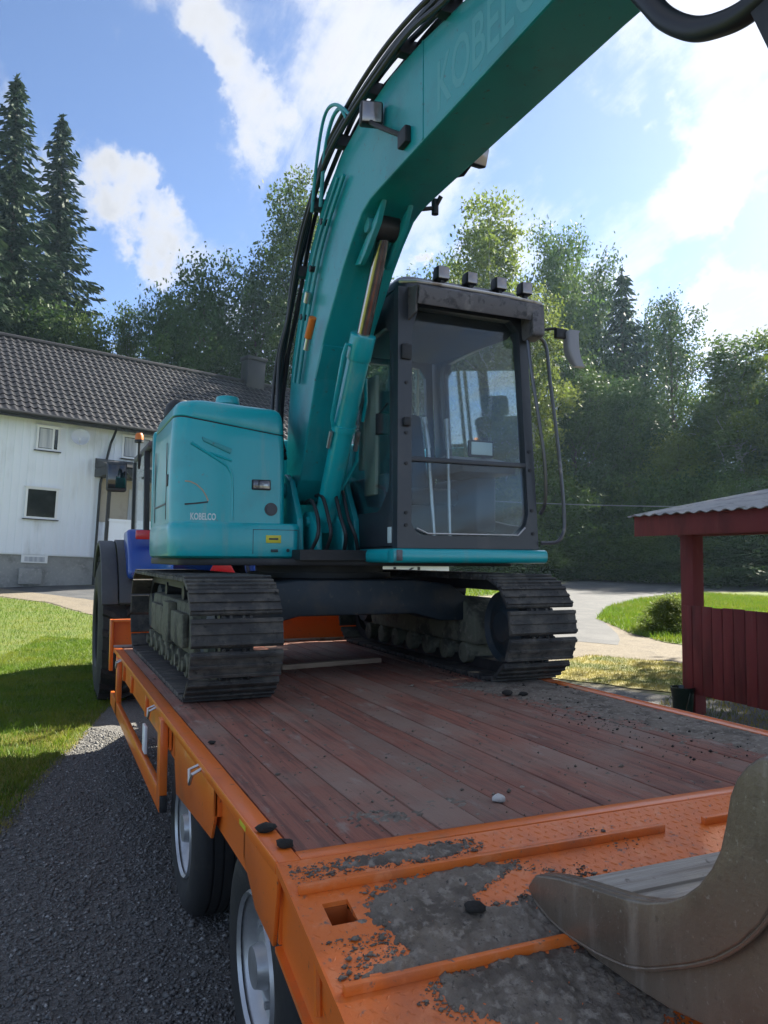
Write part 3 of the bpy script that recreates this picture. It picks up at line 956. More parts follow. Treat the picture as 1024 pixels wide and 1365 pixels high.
    mb.lathe([(.0, .0), (.15, .02), (.26, .07), (.30, .12), (.285, .12), (.25, .085), (.0, .02)], (-1.05, -.30, z - .55), (-.25, -1, .35), 24)
    mb.tube([(-1.05, -.01, z - .70), (-1.05, -.22, z - .66), (-1.05, -.28, z - .58)], .02); mb.tube([(-1.05, -.32, z - .80), (-1.16, -.62, z - .62)], .012); mb.box(-1.20, -1.12, -.66, -.58, z - .66, z - .58)
    put(mb, 'satellite_dish', M['dish'])
    mb = MB(); mb.tube([(.06, ey - .10, z - .05), (.05, -.30, z - .35), (.04, -.08, z - .55), (-.22, -.08, z - 2.0), (-.22, -.08, .1)], .045, 8); mb.tube([(-.12, -.2, 0), (-.12, -.2, 1.25)], .05, 8)
    put(mb, 'downpipe', M['blacktrim'])
    # entrance porch right of the downpipe
    mb = MB(); mb.box(-.42, 3.0, -1.5, .0, z - 1.78, z - 1.48, .02); mb.prism([(-1.6, z - 1.47), (0, z - 1.47), (0, z - 1.12)], 'x', -.42, 3.0)
    pr = put(mb, 'porch_roof', M['blacktrim'])
    mb = MB(); mb.box(-.2, 2.9, -.05, -.02, z - 3.3, z - 1.8); put(mb, 'porch_wall', M['porchwall'], pr)
    mb = MB()
    x = -.25; i = 0
    while x < 2.9: mb.box(x, x + .11, -1.45, -1.42 + (.0 if i % 2 else .012), z - 4.6, z - 3.3); x += .11; i += 1
    mb.box(-.3, 2.95, -1.48, -1.38, z - 3.3, z - 3.22)
    put(mb, 'porch_parapet', M['siding'], pr)
    mb = MB(); mb.box(-.36, -.26, -1.48, -1.38, -.2, z - 1.78); mb.box(2.85, 2.95, -1.48, -1.38, -.2, z - 1.78); put(mb, 'porch_post', M['blacktrim'], pr)
    mb = MB(); mb.box(.8, 1.55, -.10, -.055, z - 3.3, z - 2.1); put(mb, 'porch_window', M['curtain'], pr)


build_house()

# ------------------------------------------------------------------ red gazebo
M['red'] = mat('falu red wood', (.19, .030, .028), .75, layers=[((.11, .019, .018), 4, .45, .7, (1, 1, .2)), ((.21, .05, .043), 14, .55, .75, (1, 1, .15))], bump=[(40, .003, (1, 1, .1))], rand=.14)
M['roofsheet'] = mat('light corrugated sheet', (.37, .36, .345), .7, layers=[((.20, .20, .20), 2.2, .45, .7), ((.38, .37, .34), 9, .5, .75), ((.12, .13, .10), 5, .58, .7)], bump=[(20, .003)])
M['pot'] = mat('dark green pot', (.010, .022, .014), .25, spec=.6)


def build_gazebo():
    gz = -.86
    t = thing('gazebo', (8.3, 5.0, gz), 'dark red wooden gazebo with pale corrugated roof on the right', 'gazebo')
    ya, yb, xa, xb = 3.2, 6.44, 6.42, 10.2
    for (x, y) in ((xa, yb), (xb, yb), (xa, ya), (xb, ya)):
        mb = MB(); mb.box(x - .075, x + .075, y - .09, y + .09, gz - .05, 1.08, .006); mb.build('post', M['red'], t)
    mb = MB(); mb.box(xa - .06, xa + .06, ya - .5, yb + .14, 1.06, 1.20, .004); mb.build('beam', M['red'], t)
    mb = MB(); mb.box(xb - .06, xb + .06, ya - .5, yb + .14, 1.06, 1.20, .004); mb.build('beam', M['red'], t)
    # railing boards facing the trailer
    mb = MB(); mb.box(xa + .045, xa + .085, ya + .1, yb - .09, -.40, -.31); mb.box(xa + .045, xa + .085, ya + .1, yb - .09, .14, .23)
    rail = mb.build('rail', M['red'], t)
    mb = MB(); mb.box(-.011, .011, -.0625, .0625, -.61, .315, .003); proto_ = None
    y = yb - .02
    i = 0
    while y > ya:
        if proto_ is None:
            proto_ = mb.build('board', M['red'], t); o = proto_
        else:
            o = bpy.data.objects.new('board', proto_.data); COL.objects.link(o); o.parent = t; o.matrix_parent_inverse = proto_.matrix_parent_inverse
        o.location = (xa - .09 + random.uniform(-.002, .002), y, random.uniform(-.006, .006))
        y -= .134 if i < 3 else .139; i += 1
    # right hand railing, half hidden
    # roof
    sl = .18
    for side in (0, 1):
        x_e, x_r = (5.78, 8.30) if side == 0 else (10.82, 8.30)
        V, F = [], []
        k = 0
        ny = int((yb - ya + .76) / .0254) + 1
        for j in range(ny):
            yy = ya - .55 + j * .0254
            wv = .011 * math.cos(2 * PI * yy / .152)
            for (xx, dz) in ((x_e - (.06 if side == 0 else -.06), 0), (x_r, 0)):
                zz = 1.285 + abs(xx - x_e) * sl * (1 if (xx - x_e) * (1 if side == 0 else -1) >= 0 else -1) + wv
                V.append((xx, yy, zz)); V.append((xx, yy, zz - .008))
        for j in range(ny - 1):
            a, b = j * 4, (j + 1) * 4
            F += [(a, b, b + 2, a + 2), (a + 1, a + 3, b + 3, b + 1), (a, a + 1, b + 1, b)]
        MB().raw(V, F).build('roof_sheet', M['roofsheet'], t, 60)
        xo = x_e + (.02 if side == 0 else -.02)
        mb = MB(); mb.box(xo - .014, xo + .014, ya - .56, yb + .17, 1.055, 1.262, .004); mb.build('fascia', M['red'], t)
    for y in (yb + .17, ya - .55):
        for s in (-1, 1):
            mb = MB(); mb.prism([(8.3, 1.28 + 2.5 * sl), (8.3 + s * 2.50, 1.268), (8.3 + s * 2.50, 1.06), (8.3, 1.06 + 2.5 * sl)], 'y', y - .012, y + .012); mb.build('bargeboard', M['red'], t)
    for y in (ya - .2, ya + .7, ya + 1.6, ya + 2.5, yb + .1):
        mb = MB()
        for s in (-1, 1): mb.prism([(8.3, 1.24 + 2.45 * sl), (8.3 + s * 2.45, 1.25), (8.3 + s * 2.45, 1.15), (8.3, 1.14 + 2.45 * sl)], 'y', y - .024, y + .024)
        mb.build('rafter', M['red'], t)
    mb = MB(); mb.box(8.1, 8.5, ya - .55, yb + .2, 1.74, 1.77, .01); mb.build('ridge_cap', M['roofsheet'], t)
    p = MB(); p.lathe([(0, 0), (.085, 0), (.10, .05), (.115, .26), (.125, .30), (.125, .325), (.11, .325), (.10, .28), (0, .26)], (6.24, 6.42, gz), (0, 0, 1), 20)
    p.tube([(6.24, 6.31, gz + .30), (6.20, 6.30, gz + .20), (6.18, 6.33, gz + .06)], .006)
    tag(p.build('garden_pot', M['pot']), 'dark green glossy pot on the ground at the foot of the gazebo post', 'pot')


build_gazebo()
mb = MB()
pts = [Vector(at(500, 38)).to_3d(), Vector(at(1500, 27)).to_3d()]
za, zb = 3.95, 3.15
line = []
for i in range(25):
    q = i / 24; p = pts[0].lerp(pts[1], q); line.append((p.x, p.y, za + (zb - za) * q - .5 * math.sin(PI * q)))
mb.tube(line, .022, 5)
M['cable'] = mat('grey cable', (.20, .21, .21), .5)
tag(mb.build('power_line', M['cable']), 'thin pale overhead cable crossing in front of the trees on the right', 'cable')
# low white shed wall seen between the teal sill and the tracks
t = thing('white_shed', (9.6, 20.4, hgt(9.6, 20.4)), 'low white painted shed seen in the gap under the excavator cab', 'shed')
mb = MB(); mb.box(7.9, 10.72, 20.0, 21.4, -.9, .60, .02); mb.build('wall', M['whitetrim'], t)
mb = MB(); mb.prism([(19.9, .60), (21.5, .60), (21.5, .86), (19.9, .68)], 'x', 7.8, 10.82); mb.build('roof', M['concrete'], t)
for x in (8.3, 8.95, 9.7):
    mb = MB(); mb.box(x, x + .07, 19.97, 19.999, -.8, .58); mb.build('batten', M['blacktrim'], t)
mb = MB(); mb.prism([(9.02, .30), (9.10, .30), (9.60, .56), (9.52, .56)], 'y', 19.975, 19.998); mb.build('brace', M['blacktrim'], t)

# ------------------------------------------------------------------ orange trailer
M['orange'] = mat('orange paint', (.74, .155, .016), .38, layers=[((.58, .115, .016), 3, .5, .75), ((.25, .07, .03), 26, .64, .73), ((.42, .16, .06), 2.4, .54, .74), ((.16, .08, .05), 70, .66, .74)], bump=[(60, .0006)], coat=.25)
M['orangedark'] = mat('orange chassis paint', (.40, .085, .014), .5, layers=[((.18, .06, .03), 5, .5, .75)])
M['chequer'] = mat('worn orange chequer plate', (.72, .16, .022), .42, layers=[((.56, .14, .04), 5, .48, .7), ((.74, .23, .08), 14, .5, .7), ((.16, .11, .085), 40, .60, .72)], bump=[(90, .0012)])
M['wood'] = mat('red brown deck plank', (.265, .098, .064), .72, layers=[((.155, .063, .045), 5, .45, .62, (6, .35, 1)), ((.30, .12, .08), 12, .5, .7, (8, .25, 1)), ((.255, .165, .125), 1.1, .40, .68), ((.29, .225, .185), 7, .57, .74, (1.5, .5, 1)), ((.05, .042, .038), 18, .62, .74)],
                bump=[(22, .004, (9, .3, 1)), (60, .0015)], rand=.11)
M['rubber'] = mat('tyre rubber', (.016, .016, .017), .75, layers=[((.045, .043, .040), 9, .5, .75)], bump=[(60, .002)])
M['rim'] = mat('silver rim', (.46, .47, .48), .38, .65, layers=[((.30, .30, .30), 4, .45, .7)])
M['steel'] = mat('zinc steel', (.55, .55, .54), .35, .9, layers=[((.32, .28, .24), 8, .5, .7)])
M['black'] = mat('black steel', (.014, .015, .017), .55, layers=[((.035, .033, .032), 6, .5, .75)])
M['mud'] = mat('dried grey mud', (.205, .170, .135), .95, layers=[((.12, .098, .078), 7, .44, .62), ((.29, .25, .205), 30, .50, .66), ((.075, .066, .057), 70, .58, .70)], bump=[(160, .004), (45, .006)])
M['clod'] = mat('dark clod', (.022, .020, .018), .95, bump=[(40, .01)])
M['stone'] = mat('pale stone', (.50, .48, .45), .8, layers=[((.36, .34, .32), 20, .45, .65)])
M['yellow'] = mat('yellow sticker', (.62, .55, .04), .4)
M['redlamp'] = mat('red reflector', (.42, .02, .03), .25, spec=.7)
M['sunstrip'] = mat('pale timber', (.40, .30, .21), .8, layers=[((.30, .21, .15), 8, .45, .65, (.3, 4, 4))])  # pale colour stands for sunlight falling on the deck

SL = .26                                              # slope of the tail


def rz(y): return -(2.03 - y) * SL


def build_trailer():
    t = thing('trailer', (1.85, 4.8, -.862), 'orange plant trailer with red brown plank deck under the teal excavator', 'trailer')
    mb = MB(); mb.box(-.0725, .0725, -2.651, 2.651, -.046, 0, .0035, 2)
    p0 = mb.build('plank', M['wood'], t)
    for i in range(16):
        o = p0 if i == 0 else link('plank', p0.data, None, t)
        o.location = (.724 + i * .1502, 4.749, random.uniform(-.003, .0015)); o.matrix_parent_inverse = full_matrix(t).inverted()
        o.rotation_euler = (random.uniform(-.0006, .0006), random.uniform(-.008, .008), PI if i % 2 else 0)
    for s in (0, 1):                                  # side rails
        X = (lambda a: a) if s == 0 else (lambda a: 3.70 - a)
        def bx(mb, a, b, *r, **k):
            lo, hi = sorted((X(a), X(b))); mb.box(lo, hi, *r, **k)
        mb = MB(); bx(mb, .578, .645, 2.035, 7.40, -.022, .004, bev=.004)
        bx(mb, .618, .634, 2.035, 7.40, -.20, -.022)
        ed = (.575, .583)
        bx(mb, *ed, 2.035, 7.40, -.026, .008, bev=.002)
        mb.build('side_rail', M['orange'], t)
        mb = MB()
        lo, hi = sorted((X(.590), X(.602)))
        mb.prism([(3.86, -.022), (3.86, -.15), (3.79, -.30), (2.96, -.235), (2.90, -.14), (2.90, -.022)], 'x', lo, hi, .003)
        for y0, y1 in ((3.845, 3.86), (2.90, 2.915)): bx(mb, .590, .64, y0, y1, -.14, -.022)
        mb.prism([(3.86, -.15), (3.79, -.30), (3.775, -.30), (3.845, -.15)], 'x', *sorted((X(.602), X(.64))))
        mb.build('gusset_panel', M['orange'], t)
        mb = MB()
        lo, hi = sorted((X(.583), X(.596)))
        mb.prism([(2.42, -.022), (2.42, -.115), (2.27, -.21), (2.08, -.232), (2.035, -.022)], 'x', lo, hi, .004)
        bx(mb, .583, .64, 2.405, 2.42, -.115, -.022); bx(mb, .596, .64, 2.06, 2.075, -.22, -.022)
        mb.build('gusset_panel', M['orange'], t)
        mb = MB()
        lo, hi = sorted((X(.604), X(.616)))
        mb.prism([(2.06, -.012), (2.06, -.235), (.95, rz(.95) - .215), (.95, rz(.95) - .01)], 'x', lo, hi)
        for yy in (1.75, 1.35): mb.cyl((X(.598), yy, rz(yy) - .02), (X(.598), yy - .01, rz(yy) - .16), .011, n=8)
        lo, hi = sorted((X(.585), X(.616)))
        mb.prism([(2.06, -.235), (2.06, -.222), (.95, rz(.95) - .20), (.95, rz(.95) - .215)], 'x', lo, hi)
        mb.build('tail_side', M['orange'], t)
        # side guard
        mb = MB(); bx(mb, .560, .592, 4.24, 7.35, -.485, -.375, bev=.004); mb.build('guard_rail', M['orange'], t)
        for y0, y1 in ((4.14, 4.24), (6.75, 6.86)):
            mb = MB(); bx(mb, .560, .600, y0, y1, -.485, -.024, bev=.004); mb.build('guard_post', M['orange'], t)
        mb = MB(); bx(mb, .562, .598, 4.118, 4.139, -.482, -.40, bev=.004); mb.build('end_cap', M['black'], t)
        mb = MB(); bx(mb, .604, .612, 4.1, 7.38, -.17, -.03); mb.build('side_web', M['orange'], t)
        for yy in (5.0, 5.9, 6.5):
            mb = MB(); bx(mb, .585, .604, yy, yy + .05, -.168, -.03, bev=.003); mb.build('stiffener', M['orange'], t)
        for yy in (3.13, 4.48, 6.59):
            mb = MB(); x = X(.572); d = -1 if s == 0 else 1
            mb.tube([(x - d * .012, yy - .03, -.012), (x + d * .03, yy - .035, -.03), (x + d * .034, yy, -.075), (x + d * .03, yy + .035, -.03), (x - d * .012, yy + .03, -.012)], .007, 8)
            mb.build('lashing_ring', M['steel'], t)
        mb = MB(); bx(mb, .568, .584, 4.86, 4.98, -.36, -.20, bev=.003); mb.build('number_plate', M['whitetrim'], t)
    mb = MB(); mb.box(.5735, .5745, 2.36, 2.44, -.019, -.004); mb.build('warning_sticker', M['yellow'], t)
    # end strip, tail plate with a square socket
    mb = MB(); mb.box(.645, 3.055, 2.036, 2.092, -.03, .005, .004); mb.build('end_strip', M['orange'], t)
    xs = [.583, .645, .712, 2.988, 3.055, 3.117]; ys = [.95, 1.785, 1.862, 2.034]
    V, F, idx = [], [], {}
    def vid(i, j, k):
        key = (i, j, k)
        if key not in idx: idx[key] = len(V); V.append((xs[i], ys[j], rz(ys[j]) - k * .012))
        return idx[key]
    hole = {(1, 1), (3, 1)}
    cells = [(i, j) for i in range(5) for j in range(3) if (i, j) not in hole]
    for i, j in cells:
        F.append((vid(i, j, 0), vid(i + 1, j, 0), vid(i + 1, j + 1, 0), vid(i, j + 1, 0)))
        F.append((vid(i, j + 1, 1), vid(i + 1, j + 1, 1), vid(i + 1, j, 1), vid(i, j, 1)))
        for (a, b, ni, nj) in (((i, j), (i + 1, j), i, j - 1), ((i + 1, j), (i + 1, j + 1), i + 1, j), ((i + 1, j + 1), (i, j + 1), i, j + 1), ((i, j + 1), (i, j), i - 1, j)):
            if (ni, nj) not in cells: F.append((vid(*b, 0), vid(*a, 0), vid(*a, 1), vid(*b, 1)))
    MB().raw(V, F).build('tail_plate', M['chequer'], t, smooth=False)
    for x0 in (.645, 2.988):
        mb = MB(); z = rz(1.82)
        for q in (x0 - .004, x0 + .067): mb.box(q, q + .004, 1.785, 1.862, z - .09, z - .012)
        mb.box(x0, x0 + .067, 1.781, 1.785, z - .09, z - .016); mb.box(x0, x0 + .067, 1.862, 1.866, z - .09, z - .002)
        mb.box(x0, x0 + .067, 1.785, 1.862, z - .094, z - .09)
        mb.build('socket', M['orangedark'], t)
    mb = MB(); mb.prism([(2.034, .004), (2.034, -.02), (.95, rz(.95) - .02), (.95, rz(.95) + .004)], 'x', .577, .583); mb.build('tail_edge', M['orange'], t); mb = MB(); mb.prism([(2.034, .004), (2.034, -.02), (.95, rz(.95) - .02), (.95, rz(.95) + .004)], 'x', 3.117, 3.123); mb.build('tail_edge', M['orange'], t)
    for xa, xb, y in ((.60, 1.77, 1.91), (.60, 1.77, 1.588), (.60, 1.77, 1.26), (1.93, 3.1, 1.91), (1.93, 3.1, 1.588), (1.93, 3.1, 1.26)):
        mb = MB(); z = rz(y); mb.box(xa, xb, y - .009, y + .009, z - .002, z + .022, .003); mb.build('grip_bar', M['chequer'], t)
    # raised lugs of the chequer plate
    V, F = [], []
    i = 0
    y = 1.1
    while y < 2.02:
        x = .60 + (.015 if i % 2 else 0)
        j = 0
        while x < 2.2:
            if not (.63 < x < .725 and 1.77 < y < 1.875):
                a = PI / 4 if (i + j) % 2 else -PI / 4
                z = rz(y); b = len(V)
                for du, dv, dz in ((-.011, 0, 0), (0, -.0035, 0), (.011, 0, 0), (0, .0035, 0), (-.006, 0, .0022), (.006, 0, .0022)):
                    xx = x + du * math.cos(a) - dv * math.sin(a); yy = y + du * math.sin(a) + dv * math.cos(a)
                    V.append((xx, yy, rz(yy) + dz))
                F += [(b, b + 1, b + 4), (b + 1, b + 5, b + 4), (b + 1, b + 2, b + 5), (b + 2, b + 3, b + 5), (b + 3, b + 4, b + 5), (b + 3, b, b + 4)]
            x += .030; j += 1
        y += .0255; i += 1
    me = mesh_np('tread_lug', np.array(V), np.array(F)); kind(link('tread_lug', me, M['chequer'], t), 'stuff')
    # headboard
    mb = MB(); mb.box(.56, 3.14, 7.41, 7.425, .0, .235); mb.box(.56, 3.14, 7.36, 7.42, .225, .25, .003); mb.box(.545, .575, 7.36, 7.44, -.20, .25, .004); mb.box(3.125, 3.155, 7.36, 7.44, -.2, .25, .004); mb.build('headboard', M['orange'], t)
    mb = MB(); mb.box(.575, 3.12, 7.402, 7.408, -.05, .02); mb.build('front_beam', M['steel'], t)
    # chassis
    mb = MB()
    for x in (1.35, 2.35): mb.box(x - .07, x + .07, 2.1, 7.4, -.36, -.05); mb.prism([(2.1, -.05), (2.1, -.36), (1.0, -.46), (1.0, -.30)], 'x', x - .07, x + .07)
    for y in (2.2, 3.2, 4.2, 5.2, 6.2, 7.2): mb.box(.64, 3.06, y, y + .07, -.16, -.05)
    for y in (2.47, 3.84): mb.box(.9, 2.8, y - .06, y + .06, -.53, -.41)
    mb.build('chassis', M['orangedark'], t)
    mb = MB(); mb.box(1.75, 1.95, 7.4, 9.0, -.34, -.12, .01); mb.prism([(1.35, 7.4), (2.35, 7.4), (1.95, 8.2), (1.75, 8.2)], 'z', -.36, -.1); mb.build('drawbar', M['orangedark'], t)
    mb = MB(); mb.tube([(1.85, 8.2, -.1), (1.80, 8.6, .1), (1.8, 9.0, -.05)], .02); mb.build('brake_hose', M['black'], t)
    # wheels
    def wheel(x, y, d, nm):
        z = -.475
        r = .385
        mb = MB(); mb.lathe([(.205, .0), (.215, -.012), (.222, .0), (.20, .018), (.185, .05), (.16, .06), (.10, .052), (.095, .03), (.07, .025), (.06, -.01), (0, -.01)], (x, y, z), (d, 0, 0), 40)
        for k in range(8):
            a = 2 * PI * k / 8; mb.cyl((x + d * .055, y + .125 * math.cos(a), z + .125 * math.sin(a)), (x + d * .03, y + .125 * math.cos(a), z + .125 * math.sin(a)), .012, n=6)
        wh = mb.build('wheel', M['rim'], t, 40)
        mb = MB()
        pr = [(.214, .006), (.24, -.006), (.30, -.018), (.345, -.008), (.372, .012), (r, .035)]
        gs = [.065, .11, .155, .20]
        tr = [(r, .035)]
        for q in gs: tr += [(r, q - .005), (r - .010, q - .003), (r - .010, q + .003), (r, q + .005)]
        back = [(r, .23), (.372, .253), (.345, .27), (.30, .28), (.24, .27), (.214, .255)]
        mb.lathe(pr + tr[1:] + back, (x, y, z), (d, 0, 0), 56)
        mb.build('tyre', M['rubber'], wh, 30)
        mb = MB(); mb.cyl((x + d * .1, y, z), (x + d * .40, y, z), .12, n=18); mb.build('hub', M['black'], wh)
    for y in (3.84, 2.47):
        wheel(.640, y, 1, 'w'); wheel(3.06, y, -1, 'w')


build_trailer()


def lumps(name, label, bounds, step, zf, dens, amp, m):
    """a crust of mud on a surface z=zf(x,y): thickness where dens(x,y) > 0"""
    x0, x1, y0, y1 = bounds
    nx, ny = int((x1 - x0) / step) + 1, int((y1 - y0) / step) + 1
    T = np.zeros((nx, ny)); V = []
    for i in range(nx):
        for j in range(ny):
            x, y = x0 + i * step, y0 + j * step
            n = .55 * fbm(x * 6, y * 6, 2.2) + .55 * fbm(x * 20, y * 20, 5.1) + .75 * mnoise.noise((x * 62, y * 62, 1))
            d = dens(x, y) + n * .55
            T[i, j] = d
            hgt_ = amp * min(1.0, max(d, 0) * 1.8) * (.55 + .7 * mnoise.noise((x * 34, y * 34, 7)) + .55 * mnoise.noise((x * 85, y * 85, 3)))
            V.append((x, y, zf(x, y) + (max(.0006, hgt_) if d > 0 else -.004)))
    F = []
    for i in range(nx - 1):
        for j in range(ny - 1):
            if max(T[i, j], T[i + 1, j], T[i, j + 1], T[i + 1, j + 1]) > 0:
                a = i * ny + j; F.append((a, a + ny, a + ny + 1, a + 1))
    V = np.array(V); F = np.array(F)
    used = np.unique(F); mp = -np.ones(len(V), int); mp[used] = np.arange(len(used))
    me = mesh_np(name, V[used], mp[F])
    for p in me.polygons: p.use_smooth = True
    o = kind(link(name, me, m), 'stuff'); o['label'] = label
    return o


def blob_field(blobs, bias):
    def f(x, y):
        s = bias
        for bx_, by_, rx, ry, a in blobs:
            q = ((x - bx_) / rx) ** 2 + ((y - by_) / ry) ** 2
            if q < 6: s += a * math.exp(-q)
        return s
    return f


RB = [(.82, 1.985, .16, .030, 1.0), (1.03, 1.985, .12, .03, .8), (.82, 1.80, .10, .075, .9), (.98, 1.83, .14, .08, 1.3), (1.12, 1.87, .12, .05, .9), (.84, 1.70, .06, .04, .7), (.95, 1.72, .14, .05, .9), (1.08, 1.70, .16, .06, 1.1),
      (1.28, 1.73, .14, .08, 1.2), (.80, 1.628, .16, .028, 1.1), (1.00, 1.635, .2, .035, 1.0), (1.25, 1.65, .2, .05, 1.2), (.90, 1.54, .12, .035, .9), (1.02, 1.50, .18, .07, 1.3), (1.20, 1.48, .2, .09, 1.3), (1.05, 1.38, .25, .07, 1.0),
      (1.10, 1.775, .085, .05, -1.1), (1.19, 1.83, .06, .04, -.8), (.95, 1.655, .05, .02, -.5), (.79, 1.43, .14, .05, -.6), (.95, 1.40, .10, .03, -.4)]
lumps('tail_mud', 'grey dried mud caked over the orange tail plate', (.60, 1.75, 1.22, 2.03), .0055, lambda x, y: rz(y), blob_field(RB, -.46), .012, M['mud'])
DB = [(2.85, 3.3, .26, 1.0, .95), (2.75, 4.0, .35, .5, .55), (2.95, 2.6, .12, .4, .5), (1.15, 2.35, .28, .16, .34), (1.30, 2.62, .20, .25, .28), (.95, 2.25, .2, .1, .25), (2.5, 4.35, .3, .2, .4), (1.2, 4.0, .3, .15, .25), (2.95, 4.6, .2, .5, .6)]
lumps('deck_mud', 'thin grey mud and crumbs lying on the deck planks', (.66, 3.04, 2.10, 5.1), .012, lambda x, y: .002, blob_field(DB, -.56), .010, M['mud'])


tailf = blob_field(RB, -.46)


def edge_mask(X, Y):
    d = np.array([tailf(x, y) + .3 * fbm(x * 6, y * 6, 2.2) for x, y in zip(X, Y)])
    return (d > -.36) & (d < .15) & (rng.random(len(X)) < np.clip(1.0 - abs(d + .04) * 3.0, 0, 1)) & ~((X > .60) & (X < .75) & (Y > 1.74) & (Y < 1.9))


crumbs('tail_crumbs', [(.60, 1.3), (1.5, 1.3), (1.7, 2.02), (.60, 2.02)], 22000, lambda x, y: rz(y), -6.05, M['mud'], 'loose mud crumbs strewn over the orange tail plate')
crumbs('deck_crumbs', [(.66, 2.1), (3.04, 2.1), (3.04, 5.6), (.66, 5.6)], 1800, lambda x, y: .001, -6.0, M['mud'], 'loose mud crumbs strewn over the deck planks')
crumbs('deck_grit', [(2.3, 2.4), (3.04, 2.2), (3.04, 5.2), (2.5, 5.0)], 500, lambda x, y: .003, -5.7, M['clod'], 'dark grit on the muddy right part of the deck')


def lump_thing(name, loc, r, m, label, cat, group=None, sq=.6, seed=0):
    t = bmesh.new(); bmesh.ops.create_icosphere(t, subdivisions=2, radius=r)
    for v in t.verts:
        k = 1 + .35 * mnoise.noise(v.co / r * 1.3 + Vector((seed, seed * 2, 0)))
        v.co = Vector((v.co.x * k * 1.15, v.co.y * k, v.co.z * k * sq))
    lo = min(v.co.z for v in t.verts)
    for v in t.verts: v.co.z -= lo + r * .06
    for f in t.faces: f.smooth = True
    me = bpy.data.meshes.new(name); t.to_mesh(me); t.free()
    o = link(name, me, m); o.location = loc
    return tag(o, label, cat, group)


lump_thing('stone', (1.40, 2.265, .0), .022, M['stone'], 'small pale stone lying alone on the deck planks', 'stone', seed=3)
for i, (x, y, z, r, lab) in enumerate(((.612, 2.27, .004, .026, 'black mud clod on the left side rail, the one farther from the tail'), (.630, 2.13, .004, .022, 'black mud clod on the left side rail beside the corner of the deck'), (1.0, 1.735, rz(1.735) + .004, .024, 'dark mud clod in the crust between the two grip bars'),
                                       (2.52, 3.98, .002, .03, 'dark mud clod on the deck right of the pale patch, near the right track'), (2.60, 3.93, .002, .024, 'smaller dark clod beside the larger one near the right track'), (.68, 3.42, .002, .014, 'tiny dark clod at the left edge of the deck'))):
    lump_thing('mud_clod', (x, y, z), r, M['clod'], lab, 'clod', 'clods on the trailer', .55, i + 5)
mb = MB(); mb.box(-.42, .42, -.028, .028, 0, .035, .004)  # pale bar added in place of a sunlit strip between the tracks
o = tag(mb.build('sunlit_strip', M['sunstrip']), 'added pale bar standing for a strip of sunlight across the deck between the two tracks', 'sunlit_strip'); o.location = (1.99, 5.56, .001); o.rotation_euler = (0, 0, .16)

# ------------------------------------------------------------------ excavator
M['teal'] = mat('teal paint', (.004, .36, .40), .30, layers=[((.010, .29, .32), 2.2, .46, .72), ((.085, .34, .35), 3.5, .54, .78, (2.5, 2.5, .35)), ((.06, .25, .26), 30, .62, .74)], bump=[(35, .0006)], coat=.45)
M['tealworn'] = mat('teal boom paint', (.005, .28, .305), .38, layers=[((.012, .205, .225), 1.8, .46, .70), ((.075, .27, .28), 3, .54, .76, (2, .5, .5)), ((.045, .12, .12), 24, .62, .72), ((.03, .05, .05), 60, .68, .74)], bump=[(35, .0008)], coat=.2)
M['cabgrey'] = mat('charcoal cab paint', (.030, .036, .046), .42, layers=[((.050, .052, .058), 5, .5, .75)], bump=[(50, .0006)], coat=.15)
M['visor'] = mat('worn grey visor', (.115, .108, .118), .55, layers=[((.21, .20, .205), 7, .52, .72), ((.04, .04, .048), 18, .5, .7)], bump=[(30, .002)])
M['chassisblue'] = mat('undercarriage paint', (.012, .022, .030), .6, layers=[((.035, .035, .034), 5, .46, .66), ((.07, .065, .055), 16, .58, .72)], bump=[(40, .002)])
M['shoe'] = mat('track pad', (.036, .035, .034), .70, layers=[((.088, .080, .068), 7, .44, .64), ((.012, .012, .012), 24, .55, .7), ((.11, .10, .085), 40, .64, .74)], bump=[(40, .004), (120, .001)], rand=.22)
M['trackframe'] = mat('muddy olive frame', (.115, .118, .085), .85, layers=[((.05, .05, .04), 6, .46, .62), ((.16, .155, .12), 18, .5, .7)], bump=[(40, .004)])
M['hose'] = mat('black hose', (.012, .014, .018), .45)
M['chrome'] = mat('chromed rod', (.42, .38, .34), .16, .95, layers=[((.22, .15, .12), 5, .48, .7)])
M['decal'] = mat('white decal', (.55, .66, .66), .4)
M['decalfaint'] = mat('pale teal decal', (.07, .33, .355), .45)
M['gold'] = mat('gold stripe', (.36, .30, .20), .4)
M['darkstripe'] = mat('dark stripe', (.012, .03, .035), .4)
M['lens'] = mat('lamp lens', (.30, .27, .27), .12, .4, spec=.8)
M['headlens'] = mat('headlamp lens', (.34, .36, .37), .08, .7, layers=[((.10, .10, .11), 14, .45, .6)])
M['orangehose'] = mat('orange sleeve', (.62, .16, .02), .5)
M['cabglass'] = glass_mat('cab glass', (.93, .97, .975), 1.0, .010)
M['railsteel'] = mat('dark rail steel', (.10, .10, .11), .28, .8, layers=[((.22, .20, .19), 9, .55, .7)])
M['mirrorgrey'] = mat('grey mirror shell', (.27, .27, .29), .35)
M['seat'] = mat('dark seat fabric', (.028, .030, .036), .85)
M['console'] = mat('blue grey console', (.06, .075, .105), .5)
M['palecream'] = mat('pale trim', (.42, .44, .36), .6)
M['worn'] = mat('worn bucket steel', (.215, .172, .130), .36, .45, layers=[((.150, .118, .090), 4, .42, .66), ((.29, .25, .205), 2.5, .50, .72, (1, 6, 1)), ((.18, .10, .06), 7, .62, .74), ((.15, .12, .095), 45, .60, .74), ((.32, .29, .25), 16, .62, .72, (.25, 5, 5))], bump=[(70, .0005), (22, .0012, (.2, 4, 4))])
